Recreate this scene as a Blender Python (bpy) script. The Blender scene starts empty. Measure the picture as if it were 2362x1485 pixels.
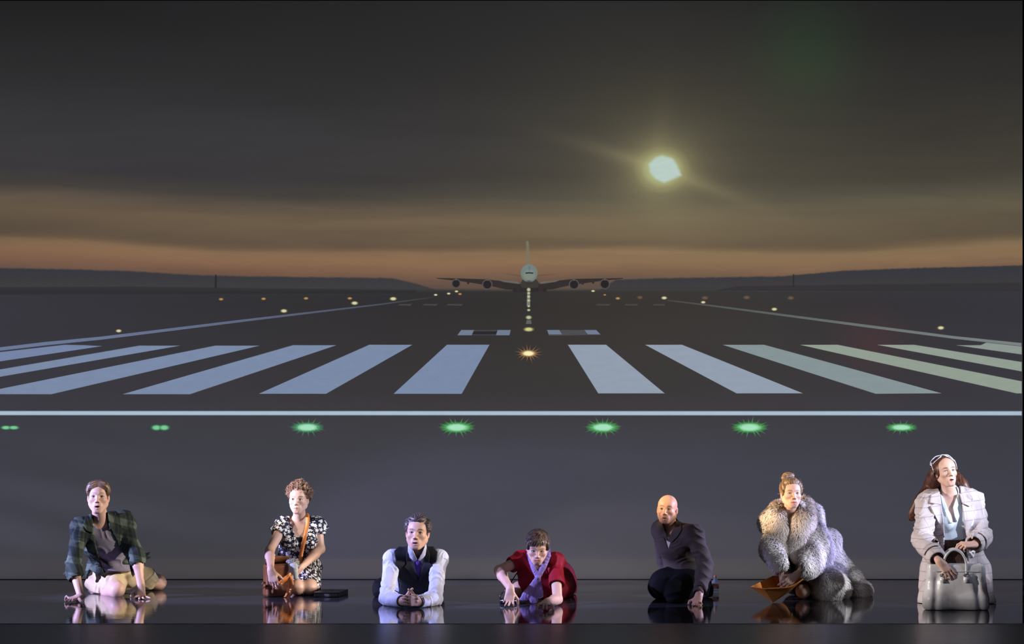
import bpy, math, random
import numpy as np
from mathutils import Vector, Matrix

# ------------------------------------------------------------------ frame
IMG_W, IMG_H = 2362.0, 1485.0
FPX = 7150.0                 # focal length in pixels: a long lens from the auditorium
CAM_Z = 1.994
SCREEN_Y = 24.0              # projection screen, metres from the camera
EDGE_Y = 20.49               # front edge of the glossy dance floor

scene = bpy.context.scene
cam_data = bpy.data.cameras.new('camera')
cam_data.sensor_width = 36.0
cam_data.lens = 36.0 * FPX / IMG_W
cam_data.clip_end = 200.0
cam = bpy.data.objects.new('camera', cam_data)
scene.collection.objects.link(cam)
cam.location = (0.0, 0.0, CAM_Z)
cam.rotation_euler = (math.pi / 2, 0.0, 0.0)
scene.camera = cam
scene.view_settings.view_transform = 'Standard'
scene.view_settings.look = 'None'
scene.view_settings.gamma = 1.0
scene.view_settings.exposure = 0.0
scene.view_settings.use_curve_mapping = False

world = bpy.data.worlds.new('world')
scene.world = world
world.use_nodes = True
world.node_tree.nodes['Background'].inputs[0].default_value = (0.55, 0.6, 0.8, 1)
world.node_tree.nodes['Background'].inputs[1].default_value = 0.012

def spot_lamp(pos, target, col, watts, radius, blend=0.45, size=0.06):
    """a profile lantern in the wings: a cone of light that covers 'radius' metres at its target"""
    d = bpy.data.lights.new('stage_spot', 'SPOT')
    v = Vector(target) - Vector(pos)
    d.energy = watts
    d.color = col
    d.spot_size = 2 * math.atan(radius / v.length)
    d.spot_blend = blend
    d.shadow_soft_size = size
    o = bpy.data.objects.new('stage_spot', d)
    scene.collection.objects.link(o)
    o.location = pos
    o.rotation_euler = v.to_track_quat('-Z', 'Y').to_euler()
    return o

VIO = (0.46, 0.47, 1.0)
WARM = (1.0, 0.72, 0.46)
COOL = (0.82, 0.86, 1.0)
NEUT = (1.0, 0.88, 0.78)
# side lanterns: one pair per performer, hung low in the wings on both sides
for pos, tgt, c_, w_, r_ in (
    ((-7.2, 21.0, 1.9), (-3.02, 22.4, .72), VIO, 5200, .90), ((6.5, 20.2, 2.6), (-2.9, 22.5, .60), NEUT, 5200, .62),
    ((-7.2, 20.4, 2.4), (-1.54, 22.75, .80), NEUT, 3800, .42), ((7.2, 20.2, 2.6), (-1.50, 22.8, .80), COOL, 4200, .50),
    ((-7.2, 19.9, 3.3), (-.68, 21.9, .40), VIO, 6600, .52), ((7.2, 19.2, 2.8), (-.60, 21.9, .50), NEUT, 2600, .42),
    ((-7.2, 19.4, 3.4), (.18, 21.9, .42), VIO, 2400, .50), ((7.2, 20.0, 2.8), (.24, 21.9, .40), NEUT, 2900, .55),
    ((-7.2, 19.2, 2.8), (1.09, 22.3, .84), WARM, 7500, .32), ((7.2, 20.6, 2.6), (1.14, 22.2, .84), NEUT, 2400, .30),
    ((-7.2, 19.6, 3.0), (1.98, 22.4, .84), WARM, 7600, .42), ((7.2, 23.3, 2.4), (2.26, 22.45, .62), VIO, 3600, .50), ((7.2, 19.0, 2.8), (2.2, 22.4, .50), COOL, 2400, .60),
    ((-6.6, 17.6, 2.8), (3.10, 21.9, .60), NEUT, 5600, .80), ((7.2, 20.6, 2.4), (3.15, 21.9, .60), COOL, 900, .60)):
    spot_lamp(pos, tgt, c_, w_, r_)
# added soft fill from the front, no known lamp, lifts dark hands and faces
fill = bpy.data.lights.new('fill_light', 'AREA')
fill.shape = 'RECTANGLE'; fill.size = 9.0; fill.size_y = 1.0
fill.energy = 95.0; fill.color = (0.85, 0.85, 1.0)
fo = bpy.data.objects.new('fill_light', fill)
scene.collection.objects.link(fo)
fo.location = (0.0, 14.0, 6.5)
fo.rotation_euler = (Vector((0, 22.4, 0.4)) - Vector(fo.location)).to_track_quat('-Z', 'Y').to_euler()

# ------------------------------------------------------------------ pixels <-> places
def W(px, py, y):
    """the point at distance y that the lens sees at photo pixel px, py"""
    return np.array([(px - IMG_W / 2) * y / FPX, y, CAM_Z - (py - IMG_H / 2) * y / FPX])

def FL(px, py):
    """the floor point seen at that pixel"""
    y = FPX * CAM_Z / (py - IMG_H / 2)
    return np.array([(px - IMG_W / 2) * y / FPX, y, 0.0])

def unit(v):
    v = np.asarray(v, float)
    return v / (np.linalg.norm(v) + 1e-12)

# ------------------------------------------------------------------ distance-field modelling
def ell(c, r, R=None):
    c = np.asarray(c, float); r = np.asarray(r, float)
    def f(p):
        q = p - c
        if R is not None: q = q @ R
        k0 = np.sqrt(((q / r) ** 2).sum(-1))
        k1 = np.sqrt(((q / (r * r)) ** 2).sum(-1))
        return k0 * (k0 - 1) / np.maximum(k1, 1e-9)
    return f

def cone(a, b, ra, rb, flat=None, s=1.0):
    """round cone; flat = axis along which it is squashed to s"""
    a = np.asarray(a, float); b = np.asarray(b, float)
    ab = b - a; L2 = float(ab @ ab) + 1e-12
    if flat is not None:
        n = unit(flat); m = max(s, 0.55)
    def f(p):
        q = p - a
        t = np.clip((q @ ab) / L2, 0, 1)
        w = q - t[..., None] * ab
        if flat is None:
            return np.sqrt((w * w).sum(-1)) - (ra + (rb - ra) * t)
        wn = w @ n
        w2 = (w * w).sum(-1) + wn * wn * (1 / (s * s) - 1)
        return (np.sqrt(w2) - (ra + (rb - ra) * t)) * m
    return f

def loft(a, b, ra, rb, xdir):
    """elliptic section swept from a to b; ra, rb = (half width, half depth)"""
    a = np.asarray(a, float); b = np.asarray(b, float)
    ab = b - a; L2 = float(ab @ ab) + 1e-12
    z = ab / math.sqrt(L2)
    x = unit(np.asarray(xdir, float) - z * float(np.dot(xdir, z)))
    yv = np.cross(z, x)
    rz0, rz1 = min(ra) * .9, min(rb) * .9
    def f(p):
        q = p - a
        t = np.clip((q @ ab) / L2, 0, 1)
        w = q - t[..., None] * ab
        rx = ra[0] + (rb[0] - ra[0]) * t
        ry = ra[1] + (rb[1] - ra[1]) * t
        rz = rz0 + (rz1 - rz0) * t
        k = np.sqrt((w @ x / rx) ** 2 + (w @ yv / ry) ** 2 + (w @ z / rz) ** 2)
        return (k - 1) * np.minimum(rx, ry)
    return f

def box(c, half, R=None, r=0.0):
    c = np.asarray(c, float); half = np.asarray(half, float) - r
    def f(p):
        q = p - c
        if R is not None: q = q @ R
        q = np.abs(q) - half
        return np.sqrt((np.maximum(q, 0) ** 2).sum(-1)) + np.minimum(q.max(-1), 0) - r
    return f

def plane(c, n):
    c = np.asarray(c, float); n = unit(n)
    return lambda p: (p - c) @ n

def prism(poly, y0, y1, ref):
    """photo-pixel outline at distance ref, pushed through from y0 to y1 along the depth axis"""
    P = np.array([[(x - IMG_W / 2) * ref / FPX, CAM_Z - (y - IMG_H / 2) * ref / FPX] for x, y in poly])
    n = len(P)
    def f(p):
        X = p[..., 0]; Z = p[..., 2]
        d = np.full(X.shape, 1e9); s = np.ones(X.shape)
        j = n - 1
        for i in range(n):
            e = P[j] - P[i]
            wx = X - P[i, 0]; wz = Z - P[i, 1]
            t = np.clip((wx * e[0] + wz * e[1]) / (e @ e + 1e-12), 0, 1)
            bx = wx - e[0] * t; bz = wz - e[1] * t
            d = np.minimum(d, bx * bx + bz * bz)
            c1 = Z >= P[i, 1]; c2 = Z < P[j, 1]; c3 = e[0] * wz > e[1] * wx
            flip = (c1 & c2 & c3) | (~c1 & ~c2 & ~c3)
            s = np.where(flip, -s, s)
            j = i
        d2 = s * np.sqrt(d)
        dy = np.maximum(y0 - p[..., 1], p[..., 1] - y1)
        return np.maximum(d2, dy)
    return f

def waves(f, seed, n=4):
    rs = np.random.RandomState(seed)
    D = rs.normal(size=(n, 3)); D /= np.linalg.norm(D, axis=1)[:, None]
    D *= f * rs.uniform(.6, 1.5, size=(n, 1)); ph = rs.uniform(0, 6.28, n)
    return lambda p: sum(np.sin(p @ D[i] + ph[i]) for i in range(n)) / math.sqrt(n)

def folds(freq, amp, seed, axis=None, squeeze=3.0):
    """creases of cloth: ridged waves, running across 'axis' when one is given"""
    a = waves(freq * .35, seed, 4); b = waves(freq * .6, seed + 9, 3)
    rs = np.random.RandomState(seed + 5)
    if axis is not None:
        ax = unit(axis); side = unit(np.cross(ax, rs.normal(size=3)))
        v = ax * freq + side * freq / squeeze
    else:
        v = unit(rs.normal(size=3)) * freq
    def f(p):
        m = .5 + .5 * b(p)
        return amp * (np.abs(np.sin(p @ v * .5 + 1.6 * a(p))) - .6) * np.clip(m, .05, 1.2)
    return f

class Sdf:
    def __init__(s): s.ops = []
    def copy(s):
        o = Sdf(); o.ops = list(s.ops); return o
    def add(s, f, k=0.012): s.ops.append(('a', f, k)); return s
    def sub(s, f, k=0.003): s.ops.append(('s', f, k)); return s
    def cut(s, f, k=0.002): s.ops.append(('i', f, k)); return s
    def off(s, e): s.ops.append(('o', None, e)); return s
    def dis(s, f, amp): s.ops.append(('d', f, amp)); return s

def run_ops(ops, pts, record=None, masks=None, diag=0.0):
    """pts (B,N,3). record: list filled with per-op block masks judged at block centres"""
    B = pts.shape[0]
    d = np.full(pts.shape[:2], 1e3)
    for i, (t, f, k) in enumerate(ops):
        if t == 'o': d = d - k; 
        if t == 'o':
            if record is not None: record.append(None)
            continue
        if masks is None:
            di = f(pts); sel = slice(None); dd = d
        else:
            m = masks[i]
            if not m.any(): continue
            sel = np.nonzero(m)[0]
            di = f(pts[sel]); dd = d[sel]
        if t == 'a':
            if record is not None: record.append((di - d < k + 2.4 * diag)[:, 0])
            if k > 0:
                h = np.maximum(k - np.abs(dd - di), 0) / k
                r = np.minimum(dd, di) - h * h * k * .25
            else: r = np.minimum(dd, di)
        elif t in 'si':
            if t == 's': di = -di
            if record is not None: record.append((di - d > -(k + 2.4 * diag))[:, 0])
            if k > 0:
                h = np.maximum(k - np.abs(dd - di), 0) / k
                r = np.maximum(dd, di) + h * h * k * .25
            else: r = np.maximum(dd, di)
        else:
            if record is not None: record.append(np.ones(B, bool))
            r = dd + di
        if masks is None: d = r
        else: d[sel] = r
    return d

def mesh_sdf(S, lo, hi, h, NB=8):
    """surface nets over the blocks the surface passes through -> verts, quads"""
    lo = np.asarray(lo, float); hi = np.asarray(hi, float)
    bs = h * NB
    n = np.ceil((hi - lo) / bs).astype(int)
    I = np.stack(np.meshgrid(*[np.arange(k) for k in n], indexing='ij'), -1).reshape(-1, 3)
    C = lo + (I + .5) * bs
    diag = bs * .5 * math.sqrt(3)
    rec = []
    dc = run_ops(S.ops, C[:, None, :], record=rec, diag=diag)[:, 0]
    act = np.abs(dc) < diag * 1.9 + .004
    I = I[act]; B = len(I)
    rec = [None if r is None else r[act] for r in rec]
    g = np.arange(NB + 1)
    G = np.stack(np.meshgrid(g, g, g, indexing='ij'), -1).reshape(-1, 3)
    F = np.empty((B, NB + 1, NB + 1, NB + 1), np.float32)
    CH = 1500
    for s in range(0, B, CH):
        b = I[s:s + CH]
        P = lo + (b[:, None, :] * NB + G[None]) * h
        F[s:s + CH] = run_ops(S.ops, P, masks=[None if r is None else r[s:s + CH] for r in rec]).reshape(-1, NB + 1, NB + 1, NB + 1)
    neg = F < 0
    c = [neg[:, i:NB + i, j:NB + j, k:NB + k] for i in (0, 1) for j in (0, 1) for k in (0, 1)]
    cnt = sum(x.astype(np.int8) for x in c)
    cell = (cnt > 0) & (cnt < 8)
    bi, ci, cj, ck = np.nonzero(cell)
    acc = np.zeros((len(bi), 3)); num = np.zeros(len(bi))
    corners = [(i, j, k) for i in (0, 1) for j in (0, 1) for k in (0, 1)]
    V = {q: F[bi, ci + q[0], cj + q[1], ck + q[2]] for q in corners}
    for q in corners:
        for ax in range(3):
            if q[ax] == 0:
                r = list(q); r[ax] = 1; r = tuple(r)
                va, vb = V[q], V[r]
                m = (va < 0) != (vb < 0)
                t = np.where(m, va / np.where(np.abs(va - vb) < 1e-12, 1, va - vb), 0)
                pt = np.zeros((len(bi), 3)) + np.array(q); pt[:, ax] += t
                acc += pt * m[:, None]; num += m
    local = acc / np.maximum(num, 1)[:, None]
    gi = I[bi] * NB + np.stack([ci, cj, ck], -1)
    verts = lo + (gi + local) * h
    N = (n * NB + 2)
    key = (gi[:, 0].astype(np.int64) * N[1] + gi[:, 1]) * N[2] + gi[:, 2]
    order = np.argsort(key); ks = key[order]
    def look(g3):
        kk = (g3[:, 0].astype(np.int64) * N[1] + g3[:, 1]) * N[2] + g3[:, 2]
        pos = np.searchsorted(ks, kk); pos = np.minimum(pos, len(ks) - 1)
        ok = (ks[pos] == kk) & (g3 >= 0).all(-1)
        return order[pos], ok
    quads = []
    v0 = V[(0, 0, 0)]
    for ax in range(3):
        q = [0, 0, 0]; q[ax] = 1
        v1 = V[tuple(q)]
        m = (v0 < 0) != (v1 < 0)
        g3 = gi[m]; e1 = np.zeros(3, int); e2 = np.zeros(3, int)
        e1[(ax + 1) % 3] = 1; e2[(ax + 2) % 3] = 1
        a, o1 = look(g3); b, o2 = look(g3 - e1); c_, o3 = look(g3 - e1 - e2); d_, o4 = look(g3 - e2)
        ok = o1 & o2 & o3 & o4
        Q = np.stack([a, b, c_, d_], -1)
        fl = (v0[m] < 0)
        Q = np.where(fl[:, None], Q, Q[:, ::-1])
        quads.append(Q[ok])
    return verts, np.concatenate(quads)

def raw_mesh(name, verts, faces, smooth=True, cols=None):
    me = bpy.data.meshes.new(name)
    faces = np.asarray(faces, np.int32); k = faces.shape[1]
    me.vertices.add(len(verts)); me.vertices.foreach_set('co', np.asarray(verts, np.float32).ravel())
    me.loops.add(faces.size); me.loops.foreach_set('vertex_index', faces.ravel())
    me.polygons.add(len(faces))
    me.polygons.foreach_set('loop_start', np.arange(0, faces.size, k, dtype=np.int32))
    me.polygons.foreach_set('loop_total', np.full(len(faces), k, np.int32))
    me.update(calc_edges=True)
    if smooth: me.polygons.foreach_set('use_smooth', np.ones(len(faces), bool))
    if cols is not None:
        cols = np.asarray(cols)
        a = me.color_attributes.new('Col', 'FLOAT_COLOR', 'POINT')
        c = np.ones((len(verts), 4), np.float32); c[:, :cols.shape[1]] = cols
        a.data.foreach_set('color', c.ravel())
    me.validate()
    return me

def put(name, me, mat, parent=None, label=None):
    o = bpy.data.objects.new(name, me)
    scene.collection.objects.link(o)
    if mat is not None and len(me.materials) == 0: me.materials.append(mat)
    if parent is not None:
        o.parent = parent
        o.matrix_parent_inverse = parent.matrix_world.inverted()
    if label: o['label'] = label
    return o

def sdf_obj(name, S, lo, hi, h, mat, parent=None, label=None, paint=None):
    v, q = mesh_sdf(S, lo, hi, h)
    cols = paint(v) if paint is not None else None
    return put(name, raw_mesh(name, v, q, True, cols), mat, parent, label)

def empty(name, loc, label, cat, group=None):
    o = bpy.data.objects.new(name, None)
    scene.collection.objects.link(o)
    o.location = loc
    o['label'] = label; o['category'] = cat
    if group: o['group'] = group
    o.empty_display_size = .1
    bpy.context.view_layer.update()
    return o

def tag(o, label, cat, group=None):
    o['label'] = label; o['category'] = cat
    if group: o['group'] = group
    return o

def tube_mesh(name, pts, r, seg=8, close=False):
    """round tube through pts, r scalar or list"""
    pts = np.asarray(pts, float); n = len(pts)
    r = np.broadcast_to(np.asarray(r, float), (n,))
    T = np.gradient(pts, axis=0); T /= np.linalg.norm(T, axis=1)[:, None] + 1e-12
    ref = np.array([0., 0, 1.]) if abs(T[0, 2]) < .9 else np.array([1., 0, 0])
    N = np.cross(T[0], ref); N /= np.linalg.norm(N)
    V = []; 
    for i in range(n):
        N = N - T[i] * (N @ T[i]); N /= np.linalg.norm(N) + 1e-12
        Bn = np.cross(T[i], N)
        for k in range(seg):
            a = 2 * math.pi * k / seg
            V.append(pts[i] + (N * math.cos(a) + Bn * math.sin(a)) * r[i])
    Fq = []
    for i in range(n - 1 if not close else n):
        for k in range(seg):
            a = i * seg + k; b = i * seg + (k + 1) % seg
            c = ((i + 1) % n) * seg + (k + 1) % seg; d = ((i + 1) % n) * seg + k
            Fq.append((a, b, c, d))
    if not close:
        V.append(pts[0]); V.append(pts[-1])
        m = len(V)
        for k in range(seg):
            Fq.append((m - 2, (k + 1) % seg, k, k)); b0 = (n - 1) * seg
            Fq.append((m - 1, b0 + k, b0 + (k + 1) % seg, b0 + (k + 1) % seg))
    return np.array(V), Fq

def pymesh(name, verts, faces, smooth=True):
    me = bpy.data.meshes.new(name)
    F = []
    for f in faces:
        g = []
        for i in f:
            if not g or (i != g[-1]): g.append(int(i))
        if g[0] == g[-1]: g = g[:-1]
        if len(g) >= 3: F.append(g)
    me.from_pydata([tuple(map(float, v)) for v in verts], [], F)
    me.validate()
    if smooth: me.polygons.foreach_set('use_smooth', np.ones(len(me.polygons), bool))
    return me

def spline(pts, n):
    """smooth curve through control points"""
    P = np.asarray(pts, float)
    P = np.vstack([2 * P[0] - P[1], P, 2 * P[-1] - P[-2]])
    out = []; m = len(P) - 3
    for s in np.linspace(0, m, n):
        i = min(int(s), m - 1); t = s - i
        a, b, c, d = P[i], P[i + 1], P[i + 2], P[i + 3]
        out.append(.5 * ((2 * b) + (c - a) * t + (2 * a - 5 * b + 4 * c - d) * t * t + (3 * b - 3 * c + d - a) * t ** 3))
    return np.array(out)

def strap_mesh(pts, side, w, th):
    """flat band through pts; side = width direction (one or per point)"""
    pts = np.asarray(pts, float); n = len(pts)
    side = np.broadcast_to(np.asarray(side, float), (n, 3))
    T = np.gradient(pts, axis=0); T /= np.linalg.norm(T, axis=1)[:, None] + 1e-12
    V = []; F = []
    for i in range(n):
        s = side[i] - T[i] * (side[i] @ T[i]); s = unit(s); nn = np.cross(T[i], s)
        for a, b in ((-1, -1), (1, -1), (1, 1), (-1, 1)):
            V.append(pts[i] + s * a * w * .5 + nn * b * th * .5)
    for i in range(n - 1):
        for k in range(4):
            F.append((i * 4 + k, i * 4 + (k + 1) % 4, i * 4 + 4 + (k + 1) % 4, i * 4 + 4 + k))
    F.append((3, 2, 1, 0)); F.append(tuple((n - 1) * 4 + k for k in range(4)))
    return np.array(V), F

# ------------------------------------------------------------------ materials
class NT:
    def __init__(s, name):
        s.m = bpy.data.materials.new(name); s.m.use_nodes = True
        s.t = s.m.node_tree; s.t.nodes.clear()
        s.out = s.t.nodes.new('ShaderNodeOutputMaterial')
    def n(s, kind, **kw):
        nd = s.t.nodes.new(kind)
        for k, v in kw.items(): setattr(nd, k, v)
        return nd
    def l(s, a, b): s.t.links.new(a, b)
    def setin(s, sock, v):
        if isinstance(v, bpy.types.NodeSocket): s.l(v, sock)
        else:
            if hasattr(sock.default_value, '__len__') and not hasattr(v, '__len__'): v = (v, v, v)
            if hasattr(sock.default_value, '__len__') and len(sock.default_value) == 4 and len(v) == 3: v = (*v, 1)
            sock.default_value = v
    def math(s, op, a, b=0.0, c=0.0, clamp=False):
        nd = s.n('ShaderNodeMath', operation=op, use_clamp=clamp)
        s.setin(nd.inputs[0], a); s.setin(nd.inputs[1], b); s.setin(nd.inputs[2], c)
        return nd.outputs[0]
    def mix(s, f, a, b, mode='MIX'):
        nd = s.n('ShaderNodeMix', data_type='RGBA', blend_type=mode)
        nd.clamp_factor = True
        s.setin(nd.inputs[0], f); s.setin(nd.inputs[6], a); s.setin(nd.inputs[7], b)
        return nd.outputs[2]
    def ramp(s, f, stops, interp='LINEAR'):
        nd = s.n('ShaderNodeValToRGB'); cr = nd.color_ramp; cr.interpolation = interp
        while len(cr.elements) < len(stops): cr.elements.new(0.5)
        for e, (p, c) in zip(cr.elements, stops):
            e.position = p; e.color = (*c, 1) if hasattr(c, '__len__') else (c, c, c, 1)
        s.setin(nd.inputs[0], f); return nd.outputs[0]
    def noise(s, scale, detail=3, rough=.5, vec=None, dist=0.0, stretch=None):
        nd = s.n('ShaderNodeTexNoise'); nd.inputs['Scale'].default_value = scale
        nd.inputs['Detail'].default_value = detail; nd.inputs['Roughness'].default_value = rough
        nd.inputs['Distortion'].default_value = dist
        if vec is None: vec = s.n('ShaderNodeTexCoord').outputs['Object']
        if stretch is not None:
            mp = s.n('ShaderNodeMapping'); mp.inputs['Scale'].default_value = stretch
            s.l(vec, mp.inputs[0]); vec = mp.outputs[0]
        s.l(vec, nd.inputs['Vector']); return nd.outputs[0]
    def bump(s, height, strength=.3, dist=.01):
        nd = s.n('ShaderNodeBump'); nd.inputs['Strength'].default_value = strength
        nd.inputs['Distance'].default_value = dist; s.l(height, nd.inputs['Height']); return nd.outputs[0]
    def bsdf(s, col, rough=.6, spec=.3, normal=None, metal=0.0, sheen=0.0, sss=0.0, **kw):
        b = s.n('ShaderNodeBsdfPrincipled')
        s.setin(b.inputs['Base Color'], col); s.setin(b.inputs['Roughness'], rough)
        b.inputs['Specular IOR Level'].default_value = spec; b.inputs['Metallic'].default_value = metal
        if sheen: b.inputs['Sheen Weight'].default_value = sheen
        if sss:
            b.inputs['Subsurface Weight'].default_value = sss
            b.inputs['Subsurface Radius'].default_value = (1, .35, .2)
            b.inputs['Subsurface Scale'].default_value = .008
        for k, v in kw.items(): s.setin(b.inputs[k.replace('_', ' ')], v)
        if normal is not None: s.l(normal, b.inputs['Normal'])
        s.l(b.outputs[0], s.out.inputs[0]); return b

def srgb(r, g, b):
    f = lambda c: (c / 255 / 12.92) if c / 255 <= .04045 else ((c / 255 + .055) / 1.055) ** 2.4
    return (f(r), f(g), f(b))

def mat_cloth(name, col, rough=.8, spec=.15, scale=60, bstr=.25, var=.12, sheen=0.0, coarse=0.0):
    t = NT(name)
    n1 = t.noise(scale, 3); n2 = t.noise(scale * 9, 2)
    c = t.mix(n1, tuple(x * (1 - var) for x in col), tuple(min(1, x * (1 + var)) for x in col))
    h = t.math('ADD', n1, t.math('MULTIPLY', n2, .35))
    t.bsdf(c, rough, spec, t.bump(h, bstr, .006), sheen=sheen)
    return t.m

def mat_skin(name, rough=.5):
    t = NT(name)
    a = t.n('ShaderNodeVertexColor', layer_name='Col').outputs[0]
    n1 = t.noise(90, 3)
    c = t.mix(t.math('MULTIPLY', n1, .3), a, (.72, .48, .42), 'MULTIPLY')
    c = t.mix(.25, a, c)
    t.bsdf(c, rough, .35, t.bump(t.noise(500, 2), .12, .002), sss=.12)
    return t.m

def mat_hair(name, dark, light, stretch=(60, 60, 8), scale=6):
    t = NT(name)
    n = t.noise(scale, 4, .6, stretch=stretch, dist=.4)
    f = t.ramp(n, [(.35, 0.0), (.65, 1.0)])
    c = t.mix(f, dark, light)
    t.bsdf(c, .45, .4, t.bump(n, .7, .006))
    return t.m

def mat_plain(name, col, rough=.5, spec=.4, metal=0.0):
    t = NT(name)
    n = t.noise(25, 3)
    c = t.mix(n, tuple(x * .88 for x in col), tuple(min(1, x * 1.08) for x in col))
    t.bsdf(c, rough, spec, metal=metal, normal=t.bump(t.noise(200, 2), .08, .002))
    return t.m

# ------------------------------------------------------------------ the setting
def struct(o, name=None):
    o['kind'] = 'structure'; return o

def quad_box(name, x0, x1, y0, y1, z0, z1, mat, parent=None):
    V = [(x, y, z) for x in (x0, x1) for y in (y0, y1) for z in (z0, z1)]
    F = [(0, 1, 3, 2), (4, 6, 7, 5), (0, 4, 5, 1), (2, 3, 7, 6), (0, 2, 6, 4), (1, 5, 7, 3)]
    me = bpy.data.meshes.new(name); me.from_pydata(V, [], F)
    return put(name, me, mat, parent)

# glossy grey-black dance floor with faint ripples and scratches
t = NT('glossy_dance_floor')
tc = t.n('ShaderNodeTexCoord').outputs['Object']
rip = t.noise(1.0, 2, .5, tc, stretch=(1.6, 34.0, 1))
rip2 = t.noise(1.0, 3, .6, tc, stretch=(5.0, 9.0, 1))
scr = t.noise(1.0, 4, .7, tc, stretch=(2.2, 60.0, 1))
scrm = t.ramp(scr, [(.64, 0.0), (.70, 1.0)])
spot_n = t.noise(1.0, 2, .5, tc, stretch=(26, 26, 1))
spm = t.ramp(spot_n, [(.74, 0.0), (.77, 1.0)])
marks = t.math('MAXIMUM', t.math('MULTIPLY', scrm, .5), spm)
h = t.math('ADD', t.math('MULTIPLY', rip, 1.0), t.math('MULTIPLY', rip2, .35))
col = t.mix(marks, srgb(58, 58, 63), srgb(74, 76, 82))
rg = t.math('ADD', .03, t.math('MULTIPLY', marks, .25))
t.bsdf(col, rg, .62, t.bump(h, .035, .012), IOR=2.0)
M_FLOOR = t.m
struct(quad_box('floor', -7.5, 7.5, EDGE_Y, SCREEN_Y + 2.0, -.02, 0.0, M_FLOOR))

t = NT('matt_apron_floor')
tc = t.n('ShaderNodeTexCoord').outputs['Object']
n1 = t.noise(1.0, 4, .65, tc, stretch=(5, 16, 1))
sp = t.ramp(t.noise(1.0, 3, .6, tc, stretch=(9, 60, 1)), [(.66, 0.0), (.70, 1.0)])
col = t.mix(n1, srgb(20, 20, 24), srgb(34, 34, 39))
col = t.mix(sp, col, srgb(9, 9, 10))
t.bsdf(col, t.math('ADD', .26, t.math('MULTIPLY', n1, .14)), .32, t.bump(t.noise(1.0, 4, .6, tc, stretch=(14, 90, 1)), .22, .01))
struct(quad_box('trim_1', -7.5, 7.5, EDGE_Y - 2.6, EDGE_Y - .004, -.06, -.0012, t.m))

# worn pale lip where the glossy sheet ends
t = NT('floor_edge_tape')
n1 = t.noise(1.0, 4, .7, t.n('ShaderNodeTexCoord').outputs['Object'], stretch=(3, 40, 1))
t.bsdf(t.mix(t.ramp(n1, [(.45, 0.0), (.62, 1.0)]), srgb(70, 72, 80), srgb(150, 150, 158)), .5, .3)
struct(quad_box('trim_2', -7.5, 7.5, EDGE_Y - .004, EDGE_Y + .014, -.02, .0012, t.m))

# black masking around the stage box
M_BLACK = mat_cloth('black_masking', (.004, .004, .005), .95, .05, 12, .2)
struct(quad_box('wall_left', -7.56, -7.5, EDGE_Y - 2.6, SCREEN_Y + 2.0, -.06, 7.5, M_BLACK))
struct(quad_box('wall_right', 7.5, 7.56, EDGE_Y - 2.6, SCREEN_Y + 2.0, -.06, 7.5, M_BLACK))
struct(quad_box('wall_back', -7.56, 7.56, SCREEN_Y + 2.0, SCREEN_Y + 2.06, -.06, 7.5, M_BLACK))

# ---- the projection screen
SX0, SX1 = -62.0, 2358.5
PXS = SCREEN_Y / FPX
def SP(px, py, off=0.0):
    return ((px - IMG_W / 2) * PXS, SCREEN_Y - off, CAM_Z - (py - IMG_H / 2) * PXS)

t = NT('projected_runway_picture')
tc = t.n('ShaderNodeTexCoord').outputs['Object']
sep = t.n('ShaderNodeSeparateXYZ'); t.l(tc, sep.inputs[0])
u = t.math('MULTIPLY_ADD', sep.outputs[0], 1 / PXS, IMG_W / 2)
v = t.math('MULTIPLY_ADD', sep.outputs[2], -1 / PXS, IMG_H / 2 + CAM_Z / PXS)
uc = t.math('DIVIDE', t.math('SUBTRACT', u, 1240.0), 1180.0)
bow = t.math('MULTIPLY', t.math('MULTIPLY', uc, uc), 30.0)
wob = t.math('MULTIPLY', t.math('SUBTRACT', t.noise(1.0, 3, .55, tc, stretch=(.35, 1, 2.2)), .5), 46.0)
vs = t.math('ADD', t.math('ADD', v, bow), wob)
def vr(val, stops):
    return t.ramp(t.math('DIVIDE', val, 1400.0), [(p / 1400.0, c) for p, c in stops], 'LINEAR')
S = srgb
skyL = vr(vs, [(0, S(27, 27, 28)), (90, S(35, 35, 36)), (200, S(45, 44, 45)), (330, S(57, 56, 59)), (420, S(59, 57, 59)),
               (455, S(70, 65, 61)), (480, S(96, 84, 72)), (510, S(116, 97, 76)), (540, S(112, 93, 73)), (566, S(102, 86, 70)), (577, S(110, 90, 71)),
               (587, S(138, 109, 82)), (605, S(138, 106, 80)), (625, S(126, 94, 74)), (645, S(108, 84, 71)), (672, S(92, 78, 70))])
skyR = vr(vs, [(0, S(27, 27, 27)), (90, S(36, 35, 34)), (200, S(48, 46, 43)), (330, S(60, 57, 51)), (420, S(70, 66, 57)),
               (455, S(82, 78, 66)), (480, S(98, 91, 74)), (510, S(108, 97, 77)), (540, S(106, 93, 73)), (566, S(101, 87, 69)), (577, S(116, 97, 73)),
               (587, S(144, 119, 88)), (605, S(145, 117, 86)), (625, S(134, 105, 80)), (645, S(116, 91, 74)), (672, S(94, 80, 71))])
side = t.math('MULTIPLY_ADD', uc, .75, .5, clamp=True)
sky = t.mix(side, skyL, skyR)
# streaks of cloud
st = t.noise(1.0, 4, .6, tc, stretch=(.5, 1, 5.0), dist=.3)
sky = t.mix(t.math('MULTIPLY', t.ramp(st, [(.42, 0.0), (.62, 1.0)]), .16), sky, S(40, 38, 40))
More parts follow.
